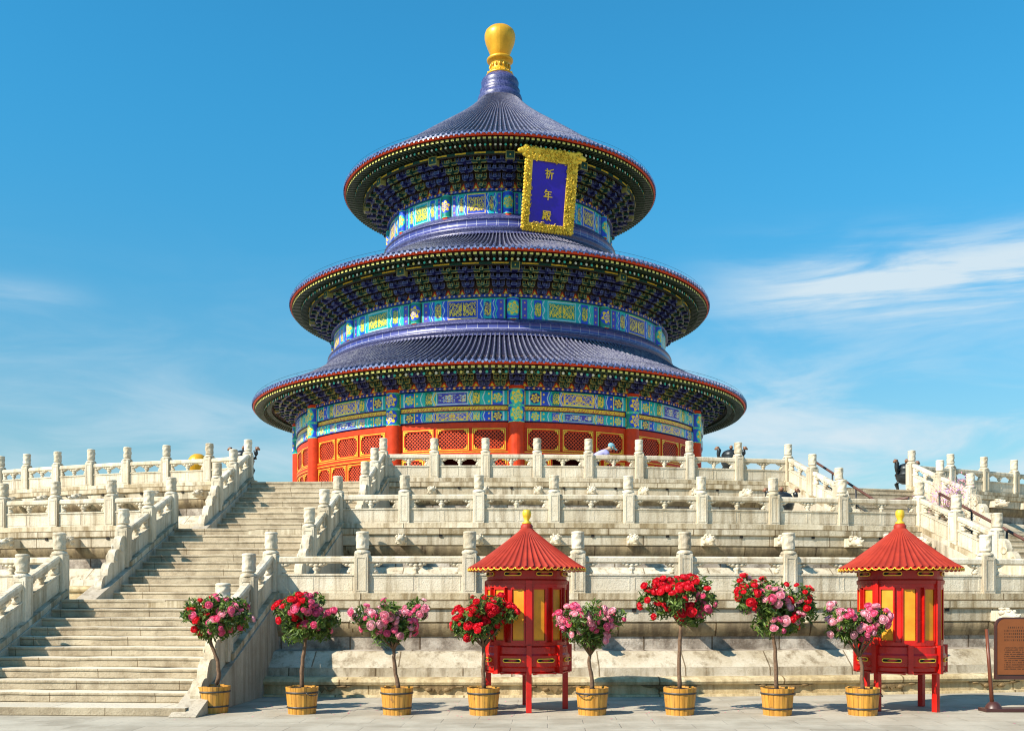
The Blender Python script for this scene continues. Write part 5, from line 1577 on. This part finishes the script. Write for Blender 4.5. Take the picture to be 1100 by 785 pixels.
# ------------------------------------------------------------------ a visitor bending behind the balustrade
def visitor(x, y, z, rz):
    root = empty('person', (x, y, z), R_(rz)); tag(root, 'person in lavender shirt and pale cap bending forward behind the top balustrade', 'person')
    def skin(name, vs, es, rad, mats, sub=2):
        me = bpy.data.meshes.new(name); me.from_pydata(vs, es, []); me.update()
        o = link(name, me, root); m_ = o.modifiers.new('skin', 'SKIN'); m_.use_smooth_shade = True
        for i, r in enumerate(rad): o.data.skin_vertices[0].data[i].radius = (r, r)
        o.data.skin_vertices[0].data[0].use_root = True
        s_ = o.modifiers.new('sub', 'SUBSURF'); s_.levels = sub; s_.render_levels = sub
        me.materials.append(mats); return o
    sk = paint_mat('skin', (.50, .28, .18), .55, .1); sh = paint_mat('lavender_shirt', (.34, .34, .62), .8, .15); tr = paint_mat('navy_trousers', (.03, .035, .12), .8, .2)
    # x forward, z up
    P = [(0, 0, .88), (.14, 0, 1.02), (.30, 0, 1.14), (.38, 0, 1.20), (.45, 0, 1.24), (.54, 0, 1.29),
         (.30, .17, 1.12), (.44, .22, .92), (.60, .18, .84), (.67, .17, .82), (.30, -.17, 1.12), (.48, -.22, .95), (.64, -.17, .98), (.71, -.15, 1.0),
         (-.02, .10, .84), (.04, .11, .46), (-.04, .11, .09), (.08, .12, .04), (-.02, -.10, .84), (.06, -.11, .46), (-.02, -.11, .09), (.10, -.12, .04)]
    Eg = [(0, 1), (1, 2), (2, 3), (3, 4), (4, 5), (2, 6), (6, 7), (7, 8), (8, 9), (2, 10), (10, 11), (11, 12), (12, 13), (0, 14), (14, 15), (15, 16), (16, 17), (0, 18), (18, 19), (19, 20), (20, 21)]
    Rr = [.13, .125, .14, .075, .055, .10, .065, .045, .032, .03, .065, .045, .032, .03, .09, .06, .04, .04, .09, .06, .04, .04]
    skin('body', P, Eg, Rr, sk)
    skin('shirt', [(-.02, 0, .90), (.14, 0, 1.02), (.30, 0, 1.14), (.36, 0, 1.185), (.30, .18, 1.12), (.40, .22, 1.0), (.30, -.18, 1.12), (.42, -.22, 1.02)], [(0, 1), (1, 2), (2, 3), (2, 4), (4, 5), (2, 6), (6, 7)], [.155, .15, .165, .08, .09, .075, .09, .075], sh)
    skin('trousers', [(0, 0, .90), (-.02, .10, .82), (.04, .11, .46), (-.04, .11, .10), (-.02, -.10, .82), (.06, -.11, .46), (-.02, -.11, .10)], [(0, 1), (1, 2), (2, 3), (0, 4), (4, 5), (5, 6)], [.15, .115, .085, .07, .115, .085, .07], tr)
    cp = paint_mat('pale_teal_cap', (.16, .36, .42), .7, .1)
    b = MB(); b.M = Matrix.Translation((.54, 0, 1.33)) @ Matrix.Rotation(R_(35), 4, 'Y')
    b.ball((0, 0, .0), (.115, .105, .09), nu=14, nv=8); b.box(.06, .20, -.075, .075, -.015, .0); link('cap', b.mesh('cap', [cp]), root)
    b = MB(); b.ball((.655, 0, 1.275), (.018, .014, .02), nu=6, nv=4)
    for sy in (-1, 1): b.ball((.56, sy * .10, 1.27), (.02, .012, .03), nu=6, nv=4)
    link('face_features', b.mesh('face_features', [sk]), root)
visitor(2.42, 30.4, FL[3], 8)
# airy pink and lilac blossom on the right stair
bs = empty('blossoming_shrub', stair_pt('right', 3, 1.45, 2.2, FL[2] + .55), R_(17)); tag(bs, 'airy shrub of pink and lilac blossom before the sloping balustrade of the right stair', 'shrub')
rnd = random.Random(12); tw = MB(); pb = [MB(), MB()]
for i in range(22):
    e = Vector((rnd.uniform(-.55, .45), rnd.uniform(-.8, .8), rnd.uniform(.35, 1.25) - .0)); m_ = e * .5 + Vector((rnd.uniform(-.1, .1), rnd.uniform(-.1, .1), .1))
    tw.tube([(rnd.uniform(-.08, .08), rnd.uniform(-.08, .08), -.45), m_, e], [.012, .007, .003], 5)
    for _ in range(26):
        p = m_.lerp(e, rnd.uniform(.3, 1.1)) + Vector((rnd.gauss(0, .10), rnd.gauss(0, .13), rnd.gauss(0, .12))); s_ = rnd.uniform(.010, .024)
        E_ = Euler((rnd.uniform(0, 6), rnd.uniform(0, 6), rnd.uniform(0, 6))).to_matrix()
        pb[rnd.random() < .4].add([tuple(p + E_ @ Vector((s_ * math.cos(k * 1.257), s_ * math.sin(k * 1.257), 0))) for k in range(5)], [[0, 1, 2, 3, 4]], 0, tone=rnd.random())
link('twigs', tw.mesh('twigs', [M['bark']]), bs); M['lilac'] = petal_mat('lilac_petals', (.45, .18, .62), (.78, .50, .85))
link('pink_blossom', pb[0].mesh('pink_blossom', [M['rose_pale']]), bs); link('lilac_blossom', pb[1].mesh('lilac_blossom', [M['lilac']]), bs)
# tiny fallen petals on the paving
rnd = random.Random(3); b = MB()
for _ in range(260):
    x = rnd.uniform(-5.5, 8); y = rnd.gauss(14.9, .6)
    if y > 16.3: continue
    s_ = rnd.uniform(.008, .018); a = rnd.uniform(0, 6.28)
    b.add([(x + s_ * math.cos(a + k * 1.57) * (1.3 if k % 2 else .8), y + s_ * math.sin(a + k * 1.57), .006 + rnd.uniform(0, .006)) for k in range(4)], [[0, 1, 2, 3]], 0, tone=rnd.random())
pe = link('fallen_petals', b.mesh('fallen_petals', [M['rose_pink']])); pe['kind'] = 'stuff'; pe['label'] = 'scattered pink petals fallen on the paving around the tubs'; pe['category'] = 'petals'
